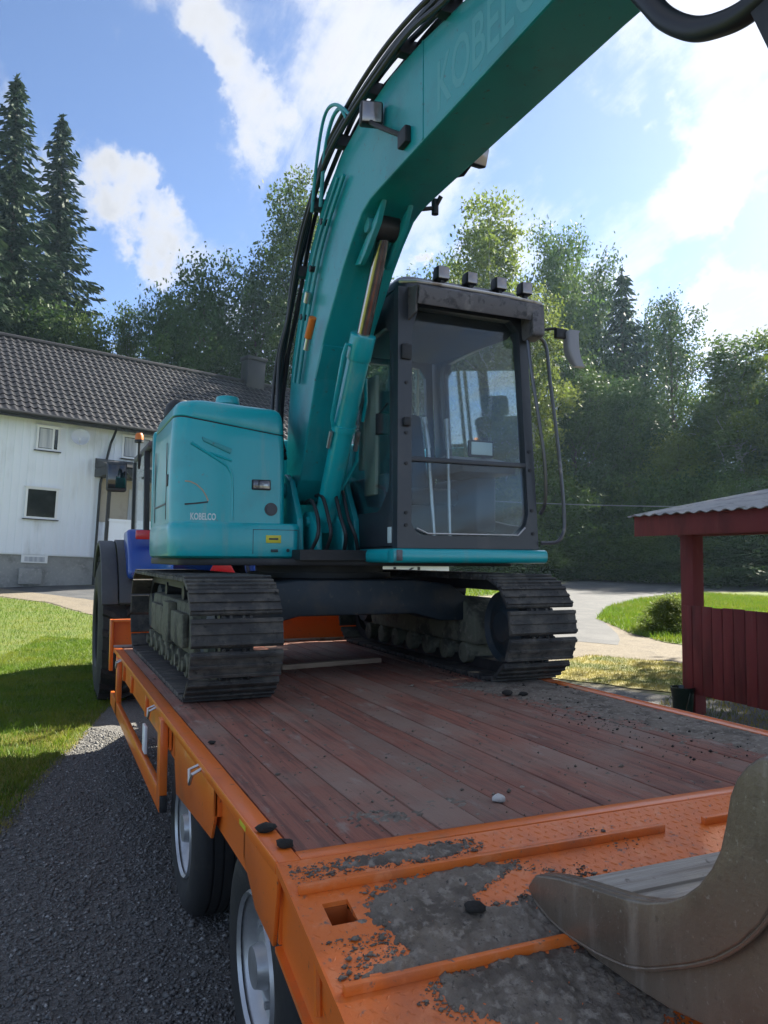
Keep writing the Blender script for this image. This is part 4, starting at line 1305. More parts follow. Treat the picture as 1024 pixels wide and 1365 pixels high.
M['scoured'] = mat('scoured bucket floor', (.40, .36, .31), .6, .25, layers=[((.27, .23, .19), 5, .45, .62, (.25, 5, 5)), ((.52, .49, .44), 9, .5, .7, (.12, 6, 6)), ((.16, .13, .10), 22, .60, .72)], bump=[(20, .004, (.1, 5, 5))])


def superpts(x0, x1, y0, y1, r, k=6):
    return round_poly([(x0, y0), (x1, y0), (x1, y1), (x0, y1)], r, k)


def build_excavator():
    t = thing('excavator', (1.98, 5.85, 0), 'teal tracked excavator with dark cab standing on the orange trailer', 'excavator')
    # ---- tracks
    zc, rad, y0, y1 = .350, .315, 4.52, 6.98
    straight = y1 - y0
    per = 2 * straight + 2 * PI * rad
    nsh = 41
    def path(s):
        s %= per
        if s < straight: return y0 + s, zc + rad, 0.0                    # top, going back
        s -= straight
        if s < PI * rad: a = s / rad; return y1 + rad * math.sin(a), zc + rad * math.cos(a), -a
        s -= PI * rad
        if s < straight: return y1 - s, zc - rad, -PI
        s -= straight
        a = s / rad; return y0 - rad * math.sin(a), zc - rad * math.cos(a), -PI - a
    pitch = per / nsh
    sm = MB()
    sm.prism([(-pitch * .47, .0), (pitch * .455, .0), (pitch * .455, .016), (pitch * .43, .024), (-pitch * .40, .024), (-pitch * .455, .016)], 'x', -.252, .252, .004, 2)
    for a_, b_ in ((.30, .43), (-.06, .06), (-.40, -.28)): sm.box(-.250, .250, pitch * a_, pitch * b_, .022, .036, .003)
    for x in (-.075, -.035, .035, .075): sm.cyl((x, pitch * .49, .001), (x, pitch * .49, .016), .010, n=6)
    shoe = None
    for cx, side in ((.962, -1), (2.925, 1)):
        mb = MB()
        ring = [path(per * k / 96) for k in range(96)]
        V, F = [], []
        for k, (y, z, a) in enumerate(ring):
            ny, nz_ = (y - min(max(y, y0), y1)), z - zc
            if abs(ny) < 1e-6: ny, nz_ = 0, (1 if z > zc else -1)
            l = math.hypot(ny, nz_); ny /= l; nz_ /= l
            for dx, dr in ((-.09, -.002), (.09, -.002), (.09, -.075), (-.09, -.075)): V.append((cx + dx, y + ny * dr, z + nz_ * dr))
        for k in range(96):
            a_, b_ = k * 4, ((k + 1) % 96) * 4
            for q in range(4): F.append((a_ + q, a_ + (q + 1) % 4, b_ + (q + 1) % 4, b_ + q))
        tr = MB().raw(V, F).build('track', M['black'], t)
        for k in range(nsh):
            y, z, a = path(pitch * (k + .35))
            if shoe is None:
                shoe = link('track_shoe', bpy.data.meshes.new('track_shoe'), None, tr)
                sm.bm.to_mesh(shoe.data); shoe.data.materials.append(M['shoe'])
                o = shoe
            else:
                o = link('track_shoe', shoe.data, None, tr)
            o.matrix_parent_inverse = full_matrix(tr).inverted()
            o.location = (cx, y, z); o.rotation_euler = (a + random.uniform(-.02, .02), 0, random.uniform(-.004, .004))
        mb = MB()
        mb.prism([(y0 + .30, .20), (y1 - .25, .20), (y1 - .15, .36), (y1 - .3, .52), (y0 + .5, .52), (y0 + .32, .42)], 'x', cx - .13, cx + .13, .02)
        xo = cx + side * .13
        mb.box(min(xo, xo + side * .04), max(xo, xo + side * .04), y0 + .45, y1 - .45, .24, .45, .012)
        mb.box(min(xo, xo + side * .06), max(xo, xo + side * .06), y0 + .95, y0 + 1.2, .22, .50, .012)
        mb.build('track_frame', M['trackframe'], tr)
        for yy in [y0 + .45 + .30 * k for k in range(7)]:
            mb = MB(); mb.cyl((cx - .15, yy, .135), (cx + .15, yy, .135), .075, n=18, bev=.01); mb.cyl((cx + side * .15, yy, .135), (cx + side * .17, yy, .135), .04, n=10); mb.build('roller', M['trackframe'], tr)
        for yy in (y0 + .9, y0 + 1.7):
            mb = MB(); mb.cyl((cx - .1, yy, .56), (cx + .1, yy, .56), .055, n=14); mb.build('top_roller', M['black'], tr)
        mb = MB()
        mb.lathe([(0, -.11), (.10, -.11), (.13, -.085), (.20, -.075), (.235, -.10), (.24, -.05), (.24, .05), (.235, .10), (.20, .075), (.13, .085), (.10, .11), (0, .11)], (cx, y0, zc), (1, 0, 0), 32)
        mb.build('idler_wheel', M['chassisblue'], tr)
        mb = MB()
        mb.lathe([(0, -.12), (.14, -.12), (.16, -.06), (.22, -.05), (.245, 0), (.22, .05), (.16, .06), (.14, .12), (0, .12)], (cx, y1, zc), (1, 0, 0), 24)
        mb.build('sprocket', M['chassisblue'], tr)
    # ---- car body
    mb = MB()
    mb.prism([(1.10, .50), (1.25, .62), (1.55, .655), (2.40, .655), (2.70, .62), (2.86, .50), (2.86, .36), (2.62, .36), (2.40, .415), (1.56, .415), (1.34, .36), (1.10, .36)], 'y', 5.00, 5.34, .02)
    mb.prism([(1.10, .50), (1.25, .62), (1.55, .655), (2.40, .655), (2.70, .62), (2.86, .50), (2.86, .36), (2.62, .36), (2.40, .415), (1.56, .415), (1.34, .36), (1.10, .36)], 'y', 6.28, 6.60, .02)
    mb.box(1.5, 2.46, 5.3, 6.3, .42, .655, .02)
    cb = mb.build('car_body', M['chassisblue'], t)
    mb = MB(); mb.cyl((1.98, 5.85, .64), (1.98, 5.85, .765), .50, n=40); mb.cyl((1.98, 5.85, .66), (1.98, 5.85, .70), .56, n=40); mb.build('slew_ring', M['black'], cb)
    mb = MB(); mb.prism(round_poly([(.80, 5.25), (3.12, 4.80), (3.14, 6.9), (.82, 6.9)], .06, 3), 'z', .752, .80, .006); mb.box(1.55, 2.1, 4.98, 6.6, .79, .86)
    mb.build('turntable', M['black'], t)

    # ---- hood over the engine (image left)
    def ring(x0, x1, ya, yb, r, z, k=6, rr=None):
        return [(p[0], p[1], z) for p in round_poly([(x0, ya), (x1, ya), (x1, yb), (x0, yb)], rr or [r, .05, .05, .3], k)]
    L = [(.028, .798), (.006, .815), (.0, .85), (.0, .99), (.005, 1.025), (.016, 1.038)]
    mb = MB()
    mb.loft([ring(.728 + d, 1.622 - d, 5.165 + d, 6.5, .13, z, rr=[.13, .07, .03, .3]) for d, z in L])
    bump = mb.build('lower_cover', M['teal'], t, 40)
    H = [(.0, 1.02), (.0, 1.30), (.004, 1.45), (.012, 1.58), (.018, 1.640), (.024, 1.649)]
    slant = lambda r: [(x, y, z + .085 * max(0, min(1, (1.30 - x) / .5)) * max(0, min(1, (z - 1.5) / .14))) for x, y, z in r]
    mb = MB()
    mb.loft([slant(ring(.738 + d * .8, 1.508 - d * .5, 5.195 + d * .5, 6.45 - d, .12, z, rr=[.12, .05, .04, .3])) for d, z in H])
    hood = mb.build('hood', M['teal'], t, 40)
    # upper hood, shut line sloping down to the right
    U = [(.026, 1.656), (.020, 1.664), (.028, 1.74), (.045, 1.80), (.075, 1.838), (.12, 1.856), (.18, 1.862)]
    mb = MB()
    rings = []
    for d, z in U:
        rr = ring(.738 + d * .8, 1.508 - d * .42, 5.195 + d * .5, 6.45 - d, .12, z, rr=[.12, .05, .04, .3])
        q = (z - 1.664) / .2
        rings.append([(x, y, zz + (1 - q) * .085 * max(0, min(1, (1.30 - x) / .5)) - .025 * q * max(0, (x - 1.0) / .5)) for x, y, zz in rr])
    mb.loft(rings)
    mb.build('hood_lid', M['teal'], hood, 40)
    rings = []
    for z, dd in ((1.630, 0), (1.69, 0)):
        rr = ring(.738 + .024, 1.508 - .018, 5.195 + .018, 6.42, .11, z, rr=[.12, .05, .04, .3])
        rings.append([(x, y, zz + .085 * max(0, min(1, (1.30 - x) / .5))) for x, y, zz in rr])
    mb = MB(); mb.loft(rings); mb.build('hood_seam', M['black'], hood, 40)
    # pressed lines and recesses of the front panel
    yf = 5.195
    mb = MB()
    for pts, r in (([(.86, 1.56), (1.0, 1.48), (1.10, 1.42), (1.135, 1.36), (1.14, 1.20), (1.14, 1.06)], .010), ([(.98, 1.50), (1.13, 1.455)], .009)):
        mb.tube([(x, yf + .003, z) for x, z in pts], r, 8)
    mb.build('pressed_rib', M['teal'], hood)
    mb = MB(); mb.prism([(.93, 1.605), (1.13, 1.535), (1.12, 1.50), (1.05, 1.53), (.94, 1.575)], 'y', yf - .004, yf + .01, .003); mb.build('grab_recess', M['tealworn'], hood)
    mb = MB(); mb.box(1.27, 1.40, yf - .012, yf + .01, 1.265, 1.335, .006); hl = mb.build('headlight', M['black'], hood)
    mb = MB(); mb.box(1.278, 1.392, yf - .016, yf - .011, 1.272, 1.328, .003); mb.build('lens', M['headlens'], hl)
    mb = MB(); mb.cyl((1.405, yf - .004, 1.135), (1.405, yf + .01, 1.135), .045, n=22); mb.cyl((1.405, yf - .010, 1.135), (1.405, yf - .003, 1.135), .034, n=20); mb.build('round_plug', M['cabgrey'], hood)
    mb = MB(); mb.box(1.365, 1.47, 5.160, 5.166, .905, .957, .002); st = mb.build('warning_sticker', M['yellow'], bump)
    mb = MB(); mb.box(1.385, 1.45, 5.1585, 5.1605, .926, .938); mb.build('sticker_text', M['darkstripe'], bump)
    mb = MB()
    for a, b in (((1.275, 1.595), (.992, .996)), ((1.275, 1.279), (.83, .994)), ((1.59, 1.594), (.83, .994))): mb.box(*a, 5.1645, 5.170, *b)
    mb.box(1.40, 1.45, 5.158, 5.17, .842, .862, .003); mb.cyl((1.52, 5.160, .855), (1.52, 5.170, .855), .012, n=10)
    mb.build('cover_seam', M['darkstripe'], bump)
    # stripe and lettering on the hood front
    def ribbon(pts, w, y, nm, m, par):
        V, F = [], []
        for i, (x, z) in enumerate(pts):
            a, b = pts[max(0, i - 1)], pts[min(len(pts) - 1, i + 1)]
            d = Vector((b[0] - a[0], b[1] - a[1])).normalized(); n = Vector((-d.y, d.x)) * w
            V += [(x + n.x, y, z + n.y), (x - n.x, y, z - n.y), (x + n.x, y + .002, z + n.y), (x - n.x, y + .002, z - n.y)]
        for i in range(len(pts) - 1):
            a, b = i * 4, i * 4 + 4
            F += [(a, a + 1, b + 1, b), (a, b, b + 2, a + 2), (a + 1, a + 3, b + 3, b + 1)]
        F += [(0, 2, 3, 1)]
        return MB().raw(V, F).build(nm, m, par)
    ribbon([(.825, 1.305), (.86, 1.302), (.90, 1.285), (.94, 1.25), (.965, 1.21), (.978, 1.178)], .0045, yf - .0012, 'gold_stripe', M['gold'], hood)
    ribbon([(.825, 1.152), (.90, 1.160), (.978, 1.172)], .0055, yf - .0012, 'dark_stripe', M['darkstripe'], hood)
    MT = Matrix.Translation((.862, yf - .0012, 1.053)) @ Matrix.Rotation(PI / 2, 4, 'X')
    text_obj('lettering', 'KOBELCO', .062, MT, M['decal'], hood, .0006, .60, .0018)
    # side face panels of the hood
    mb = MB(); mb.box(.7355, .7385, 5.42, 5.44, 1.06, 1.58); mb.box(.7355, .7385, 6.0, 6.02, 1.06, 1.58)
    mb.box(.734, .7385, 5.44, 6.0, 1.16, 1.172); mb.build('side_seam', M['darkstripe'], hood)
    mb = MB(); mb.box(.733, .7385, 5.34, 5.40, 1.28, 1.36, .004); mb.build('side_latch', M['black'], hood)
    mb = MB(); mb.cyl((1.17, 5.55, 1.845), (1.17, 5.55, 1.905), .075, n=24); mb.cyl((1.17, 5.55, 1.900), (1.17, 5.55, 1.955), .088, .080, n=24, bev=.008); mb.build('filler_cap', M['teal'], hood)
    mb = MB(); mb.tube([(1.31, 5.55, 1.82), (1.34, 5.55, 1.87), (1.37, 5.56, 1.875), (1.40, 5.57, 1.82)], .012); mb.build('grab_handle', M['steel'], hood)
    mb = MB(); mb.lathe([(0, .12), (.06, .11), (.10, .07), (.12, .0), (.115, -.02), (0, -.02)], (.91, 6.05, 1.89), (0, 0, 1), 20); mb.cyl((.91, 6.05, 1.80), (.91, 6.05, 1.89), .04, n=12); mb.build('rear_mirror', M['black'], hood)
    # counterweight across the back
    mb = MB()
    cwp = [(.74, 6.3)] + [(1.98 + 1.30 * math.cos(a), 5.95 + 1.25 * math.sin(a)) for a in [PI - .35 - k * (PI - .7) / 14 for k in range(15)]] + [(3.22, 6.3)]
    mb.prism(cwp, 'z', .80, 1.80, .04); mb.build('counterweight', M['teal'], t, 40)

    # ---- boom
    prof = [(5.50, 1.22), (5.33, 1.36), (5.01, 2.05), (4.83, 2.29), (4.49, 2.62), (4.33, 2.745), (4.18, 2.84), (4.05, 2.868), (3.90, 2.872), (2.29, 2.862), (1.15, 2.82),
            (.95, 2.92), (.95, 3.06), (1.15, 3.15), (2.93, 3.31), (3.39, 3.395), (3.76, 3.44), (4.2, 3.43), (4.55, 3.37), (4.82, 3.25), (5.00, 3.12), (5.18, 2.95), (5.38, 2.66), (5.57, 2.29), (5.67, 1.85), (5.70, 1.35), (5.62, 1.20)]
    mb = MB(); mb.prism(prof, 'x', 1.655, 2.00, .012, 2, 12)
    boom = mb.build('boom', M['tealworn'], t, 20)
    mb = MB(); mb.prism([(y + .0, z) for y, z in ((5.05, 1.99), (4.87, 2.22), (4.89, 2.24), (5.07, 2.01))], 'x', 1.66, 1.995); mb.build('weld_seam', M['tealworn'], boom)   # weld band on the front face
    mb = MB(); mb.box(1.652, 1.656, 3.36, 3.372, 2.876, 3.385)
    mb.build('weld_seam', M['tealworn'], boom)
    mb = MB()
    for x in (1.735, 1.905): mb.prism([(4.46, 2.63), (4.02, 2.875), (4.10, 2.76), (4.19, 2.70), (4.28, 2.64), (4.36, 2.60)], 'x', x - .018, x + .018, .008)
    mb.cyl((1.70, 4.215, 2.79), (1.94, 4.215, 2.79), .045, n=18)
    mb.build('cylinder_bracket', M['tealworn'], boom)
    mb = MB()
    for x in (1.60, 2.02): mb.prism([(5.95, .86), (5.2, .86), (5.22, 1.08), (5.42, 1.36), (5.55, 1.42), (5.75, 1.36), (5.95, 1.1)], 'x', x, x + .045, .008)
    mb.cyl((1.575, 5.56, 1.30), (2.09, 5.56, 1.30), .055, n=18)
    mb.build('boom_foot', M['tealworn'], t)
    mb = MB()
    for x in (1.70, 1.885): mb.prism([(5.55, .86), (5.08, .86), (5.10, 1.02), (5.25, 1.13), (5.38, 1.13), (5.5, 1.05)], 'x', x, x + .04, .006)
    mb.cyl((1.68, 5.28, 1.06), (1.945, 5.28, 1.06), .035, n=14)
    mb.build('cylinder_base', M['tealworn'], t)
    # lettering on the boom side, reading towards the tip
    MT = Matrix(((0, 0, -1, 1.6546), (-1, 0, 0, 3.22), (0, 1, 0, 2.935), (0, 0, 0, 1)))
    text_obj('boom_lettering', 'KOBELCO', .34, MT, M['decalfaint'], boom, .0002, .66, .004)
    # boom cylinder
    A, B = Vector((1.825, 5.30, 1.06)), Vector((1.825, 4.215, 2.79))
    d = (B - A).normalized()
    P = lambda s: A + d * s
    mb = MB(); mb.cyl(P(.04), P(1.36), .074, n=28); mb.cyl(P(1.22), P(1.385), .083, n=28, bev=.006); mb.cyl(P(.72), P(.76), .084, n=24); mb.cyl(P(-.05), P(.1), .066, n=20)
    cy = mb.build('boom_cylinder', M['teal'], t)
    mb = MB(); mb.cyl(P(1.38), P(1.99), .043, n=24); mb.build('rod', M['chrome'], cy)
    mb = MB(); mb.cyl(B - Vector((.07, 0, 0)), B + Vector((.07, 0, 0)), .075, n=20); mb.build('rod_eye', M['black'], cy)
    mb = MB()
    q = Vector((-.085, -.02, 0))
    mb.tube([P(1.30) + q * .85, P(1.30) + q * 1.25, P(1.24) + q * 1.35, P(.80) + q * 1.25, P(.74) + q], .013)
    mb.tube([P(1.10) - q, P(.95) - q * 1.5, P(.80) - q * 1.6], .012); mb.tube([P(.62) - q * 1.6, P(.50) - q * 1.9, P(.30) - q * 1.1, P(.05) - q], .012)
    mb.build('feed_pipe', M['teal'], cy)
    mb = MB(); mb.cyl(P(.70) + q * 1.05, P(.58) + q * 1.05, .015, n=8); mb.build('hose_fitting', M['steel'], cy)
    mb = MB(); mb.cyl(P(.72) - q * 1.4, P(.58) - q * 1.5, .018, n=8); mb.build('hose_fitting', M['steel'], cy)
    mb = MB()
    for i, (dx, dy) in enumerate(((-.10, 0), (-.03, -.02), (.06, -.02), (.13, .02))):
        mb = MB(); mb.tube(smooth_path([(1.80 + dx, 5.34 + dy, 1.20 + .05 * i), (1.79 + dx, 5.17 + dy, 1.20 + .03 * i), (1.79 + dx, 5.04 + dy, 1.08), (1.80 + dx * 1.2, 5.0 + dy, .96), (1.80 + dx * 1.5, 5.06, .85)], 5), .014, 8); mb.build('base_hose', M['hose'], t)
    # hoses along the back of the boom
    back = [(5.40, 1.62), (5.53, 1.74), (5.62, 1.98), (5.60, 2.30), (5.49, 2.56), (5.33, 2.84), (5.13, 3.07), (4.92, 3.24), (4.62, 3.40), (4.25, 3.47), (3.78, 3.475), (3.35, 3.43), (2.93, 3.35), (2.4, 3.30), (1.9, 3.25)]
    for i, (dx, off, r) in enumerate(((1.60, .02, .017), (1.625, .05, .017), (1.665, .045, .016), (1.71, .035, .016), (1.585, -.035, .015), (1.60, .075, .014), (1.80, .04, .016), (1.9, .04, .016))):
        pts = []
        for j, (y, z) in enumerate(back):
            a, b = back[max(0, j - 1)], back[min(len(back) - 1, j + 1)]
            n = Vector((b[1] - a[1], -(b[0] - a[0]))).normalized()
            o_ = off + .012 * math.sin(j * 1.7 + i * 2.1)
            if j < 4: o_ += .025 * (4 - j) * (.4 + .25 * (i % 3))
            x = dx - (.03 * (4 - j) * (.3 + .2 * (i % 3)) if j < 4 else 0) + .006 * math.sin(j * 2.3 + i)
            pts.append((x, y + n.x * o_, z + n.y * o_))
        MBh = MB(); MBh.tube(smooth_path(pts, 5), r, 8); MBh.build('hose', M['hose'], boom)
    for j, (dx, sh) in enumerate(((1.618, -.11), (1.628, -.19))):                     # steel lines clipped to the left side plate
        pts = [(5.50, 2.10), (5.30, 2.52), (5.08, 2.85), (4.86, 3.05), (4.6, 3.22)]
        mb = MB(); mb.tube(smooth_path([(dx, y + sh, z + sh * .25) for y, z in pts], 4), .012, 8); mb.build('steel_line', M['tealworn'], boom)
    mb = MB(); mb.tube(smooth_path([(1.60, 4.78, 3.12), (1.585, 4.66, 3.42), (1.58, 4.52, 3.56), (1.585, 4.38, 3.57), (1.60, 4.30, 3.47)], 5), .013, 8); mb.tube(smooth_path([(1.56, 4.84, 3.10), (1.55, 4.72, 3.38), (1.545, 4.56, 3.60), (1.56, 4.40, 3.60), (1.60, 4.24, 3.46)], 5), .011, 8); mb.build('steel_loop', M['tealworn'], boom)
    mb = MB()
    for (y, z) in ((3.1, 3.36), (3.55, 3.44), (4.0, 3.475), (4.5, 3.42), (4.95, 3.2), (5.3, 2.85)):
        mb = MB(); mb.box(1.60, 1.74, y - .03, y + .03, z - .03, z + .05, .008); mb.build('hose_clamp', M['black'], boom)
    for (y, z) in ((4.78, 3.02), (5.0, 2.78), (5.2, 2.5)):
        mb = MB(); mb.cyl((1.60, y, z), (1.655, y, z), .022, n=10); mb.build('pipe_clip', M['black'], boom)
    mb = MB(); mb.cyl((1.585, 4.97, 2.29), (1.585, 4.87, 2.40), .026, n=14); mb.build('orange_sleeve', M['orangehose'], boom)
    mb = MB(); mb.cyl((1.59, 5.02, 2.22), (1.59, 4.975, 2.285), .022, n=12); mb.cyl((1.60, 5.06, 2.56), (1.60, 5.02, 2.62), .024, n=12); mb.build('hose_coupling', M['steel'], boom)
    # hose loop near the boom tip, upper right
    mb = MB(); mb.tube(smooth_path([(1.70, 2.02, 2.86), (1.70, 1.93, 2.70), (1.70, 1.835, 2.555), (1.70, 1.765, 2.455), (1.70, 1.665, 2.360), (1.70, 1.57, 2.31), (1.70, 1.47, 2.285), (1.70, 1.36, 2.30), (1.70, 1.22, 2.36)], 6), .034, 14)
    mb.build('loop_hose', M['hose'], boom)
    mb = MB(); mb.tube(smooth_path([(1.74, 1.98, 2.86), (1.74, 1.86, 2.68), (1.75, 1.74, 2.56), (1.74, 1.60, 2.50), (1.74, 1.5, 2.58), (1.74, 1.45, 2.8)], 6), .022, 10); mb.build('loop_hose', M['hose'], boom)
    mb = MB(); mb.prism([(1.475, 2.33), (1.40, 2.36), (1.30, 2.05), (1.34, 1.98)], 'x', 1.68, 1.73, .006); mb.build('hose_guide', M['black'], boom)
    # stick, link and bucket (stick stands just outside the frame)
    mb = MB(); mb.prism([(1.22, 3.02), (.90, 3.2), (.70, 3.15), (.62, 2.9), (.52, .95), (.60, .86), (.74, .90), (1.05, 2.85)], 'x', 1.70, 1.95, .012, 2, 12); mb.build('stick', M['tealworn'], t, 20)
    mb = MB(); mb.cyl((1.825, .30, 2.6), (1.825, .34, 1.5), .055, n=16); mb.cyl((1.825, .34, 1.5), (1.825, .38, 1.0), .03, n=14); mb.build('bucket_cylinder', M['teal'], t)
    mb = MB()
    for x in (1.70, 1.93): mb.prism([(.40, 1.05), (.34, .98), (.60, .55), (.75, .55), (.74, .95), (.6, .95)], 'x', x - .02, x + .02, .006)
    mb.box(1.66, 1.99, .35, .95, .46, .56, .01); mb.build('quick_hitch', M['black'], t)

    # ---- bucket: side plates, edge, floor
    inner = [(1.742, -.034), (1.711, .002), (1.628, .026), (1.526, .047), (1.44, .062), (1.372, .075), (1.31, .092), (1.249, .118), (1.204, .147), (1.167, .18), (1.135, .222), (1.113, .263), (1.099, .313), (1.087, .37), (1.071, .405), (1.045, .436), (1.017, .456)]
    outer = [(1.738, -.052), (1.683, -.092), (1.606, -.104), (1.524, -.116), (1.387, -.116), (1.276, -.109), (1.16, -.088), (1.03, -.045), (.92, .02), (.83, .11), (.77, .22), (.75, .34), (.79, .45), (.88, .51), (.98, .48)]
    bk = None
    for x0, x1, nm in ((1.187, 1.215, 'a'), (2.40, 2.43, 'b')):
        mb = MB(); mb.prism(inner + outer[::-1], 'x', x0, x1, .004, 1, 12)
        o = mb.build('bucket' if bk is None else 'side_plate', M['worn'], t if bk is None else bk, 25)
        if bk is None: bk = o
        # thick cutter strip along the open edge
        lowr = [(1.744, -.046), (1.72, -.062), (1.654, -.083), (1.579, -.089), (1.474, -.083), (1.381, -.067), (1.312, -.041), (1.252, -.010), (1.19, .024), (1.132, .062), (1.074, .112), (1.026, .168), (.985, .235), (.958, .31), (.955, .39), (.975, .46)]
        a, b = (x0 - .024, x0 - .0005) if nm == 'a' else (x1 + .0005, x1 + .024)
        mb = MB(); mb.prism(inner + lowr[::-1], 'x', a, b, .008, 3, 12); mb.build('side_cutter', M['worn'], bk, 30)
    mb = MB(); mb.tube(smooth_path([(1.172, y, z - .003) for y, z in lowr[1:-1]], 5), .0055, 7); mb.build('weld_bead', M['worn'], bk)
    fl = [(1.745, -.050), (1.64, -.076), (1.52, -.092), (1.387, -.094), (1.276, -.087), (1.16, -.066), (1.045, -.025), (.94, .035), (.855, .12), (.80, .225), (.78, .34), (.815, .43), (.89, .485), (.97, .46)]
    n = len(fl)
    th = []
    for i, (y, z) in enumerate(fl):
        p, q = fl[max(0, i - 1)], fl[min(n - 1, i + 1)]
        nn = Vector((-(q[1] - p[1]), q[0] - p[0])).normalized()
        th.append((y + nn.x * .012, z + nn.y * .012))
    mb = MB(); mb.prism(fl + th[::-1], 'x', 1.2155, 2.3995); mb.build('bucket_floor', M['scoured'], bk, 40)
    mb = MB(); mb.prism([(1.762, -.055), (1.66, -.084), (1.66, -.062), (1.735, -.040)], 'x', 1.2155, 2.3995, .003); mb.build('cutting_edge', M['scoured'], bk)

    # ---- cab
    xl, xr, yfr, ybk, zb, zt = 2.065, 3.140, 4.555, 6.02, .872, 2.585
    cab = None
    # front frame with a tapering opening, right hand pillar leaning inwards
    c = (2.62, yfr, 1.62)
    outer = quad_ray([(xl - c[0], zb - c[2]), (3.145 - c[0], zb - c[2]), (3.045 - c[0], zt - c[2]), (xl - c[0], zt - c[2])])
    inn_pts = round_poly([(2.165 - c[0], .955 - c[2]), (3.070 - c[0], .955 - c[2]), (2.985 - c[0], 2.46 - c[2]), (2.165 - c[0], 2.46 - c[2])], [.07, .16, .07, .05], 6)
    inner = quad_ray(inn_pts)
    def panel(nm, c, du, dv, o_, i_, th, nd, m, par, N=64):
        mb = MB(); mb._add(frame_panel(c, du, dv, o_, i_, th, nd, N), .006, 2); return mb.build(nm, m, par, 30)
    cab = panel('cab', c, (1, 0, 0), (0, 0, 1), outer, inner, .075, (0, 1, 0), M['cabgrey'], t)
    # left side (facing the boom)
    c2 = (xl, 5.0, 1.70)
    o2 = quad_ray([(yfr + .075 - 5.0, zb - 1.70), (ybk - 5.0, zb - 1.70), (ybk - 5.0, zt - 1.70), (yfr + .075 - 5.0, zt - 1.70)])
    i2 = quad_ray(round_poly([(4.69 - 5.0, 1.27 - 1.70), (4.86 - 5.0, 1.12 - 1.70), (5.62 - 5.0, 1.12 - 1.70), (5.62 - 5.0, 2.36 - 1.70), (4.69 - 5.0, 2.36 - 1.70)], [.14, .12, .2, .16, .10], 5))
    panel('side_wall', c2, (0, 1, 0), (0, 0, 1), o2, i2, .05, (1, 0, 0), M['cabgrey'], cab)
    mb = MB(); mb.box(xl + .02, xl + .026, 4.66, 5.66, 1.08, 2.40); mb.build('side_pane', M['cabglass'], cab)
    # right side door
    c3 = (xr - .05, 5.2, 1.72)
    o3 = quad_ray([(yfr + .075 - 5.2, zb - 1.72), (ybk - 5.2, zb - 1.72), (ybk - 5.2, zt - 1.72), (yfr + .075 - 5.2, zt - 1.72)])
    i3 = quad_ray(round_poly([(4.70 - 5.2, 1.02 - 1.72), (5.80 - 5.2, 1.20 - 1.72), (5.80 - 5.2, 2.44 - 1.72), (4.74 - 5.2, 2.44 - 1.72)], [.10, .12, .10, .08], 5))
    lean = (3.06 - xr) / 1.0
    mb = MB(); tmp = frame_panel(c3, (0, 1, 0), (-.055, 0, 1), o3, i3, .045, (1, 0, 0), 64); mb._add(tmp, .006, 2); dr = mb.build('cab_door', M['cabgrey'], cab, 30)
    mb = MB(); mb._add(frame_panel((xr - .032, 5.2, 1.72), (0, 1, 0), (-.055, 0, 1), quad_ray([(-.52, -.72), (.62, -.56), (.62, .74), (-.50, .74)]), quad_ray([(-.004, -.004), (.004, -.004), (.004, .004), (-.004, .004)]), .004, (1, 0, 0), 48)); mb.build('door_pane', M['cabglass'], dr)
    # back wall
    c4 = (2.60, ybk, 1.75)
    o4 = quad_ray([(xl + .05 - 2.6, zb - 1.75), (xr - .06 - 2.6, zb - 1.75), (3.03 - 2.6, zt - 1.75), (xl + .05 - 2.6, zt - 1.75)])
    i4 = quad_ray(round_poly([(2.17 - 2.6, 1.32 - 1.75), (3.01 - 2.6, 1.32 - 1.75), (2.97 - 2.6, 2.44 - 1.75), (2.17 - 2.6, 2.44 - 1.75)], .09, 5))
    panel('back_wall', c4, (1, 0, 0), (0, 0, 1), o4, i4, .05, (0, -1, 0), M['cabgrey'], cab)
    mb = MB(); mb.box(2.16, 3.0, ybk - .030, ybk - .025, 1.30, 2.46); mb.build('rear_pane', M['cabglass'], cab)
    mb = MB(); mb.box(xl, xr - .02, yfr + .02, ybk, .86, .885); mb.build('cab_floor', M['black'], cab)
    # roof
    rr = [(xl - .005, 3.06), (xl + .0, 3.055), (xl + .04, 3.02), (xl + .12, 2.95)]
    mb = MB()
    mb.loft([[(p[0], p[1], z) for p in round_poly([(a, yfr - .0 + d), (b, yfr + d), (b, ybk + .02 - d), (a, ybk + .02 - d)], [.08, .08, .12, .12], 4)] for (a, b), d, z in zip(rr, (0, 0, .04, .14), (2.575, 2.625, 2.675, 2.69))])
    roof = mb.build('cab_roof', M['cabgrey'], cab, 40)
    # worn visor under the roof edge, side lug on the right, bright lip along its top
    mb = MB(); mb.prism([(yfr + .01, 2.58), (yfr - .13, 2.565), (yfr - .160, 2.545), (yfr - .155, 2.48), (yfr - .135, 2.435), (yfr - .122, 2.442), (yfr - .143, 2.485), (yfr - .146, 2.535), (yfr + .01, 2.555)], 'x', 2.14, 3.06, .004, 1)
    vis = mb.build('visor', M['visor'], cab, 30)
    mb = MB(); mb.prism(round_poly([(yfr - .155, 2.555), (yfr - .165, 2.33), (yfr - .02, 2.31), (yfr - .0, 2.58)], .03, 3), 'x', 3.0, 3.095, .018, 3); mb.build('visor_lug', M['visor'], vis)
    mb = MB(); mb.prism([(yfr - .13, 2.56), (yfr - .11, 2.39), (yfr + .02, 2.36), (yfr + .02, 2.59)], 'x', 2.135, 2.15, .004, 1); mb.build('visor_cheek', M['visor'], vis)
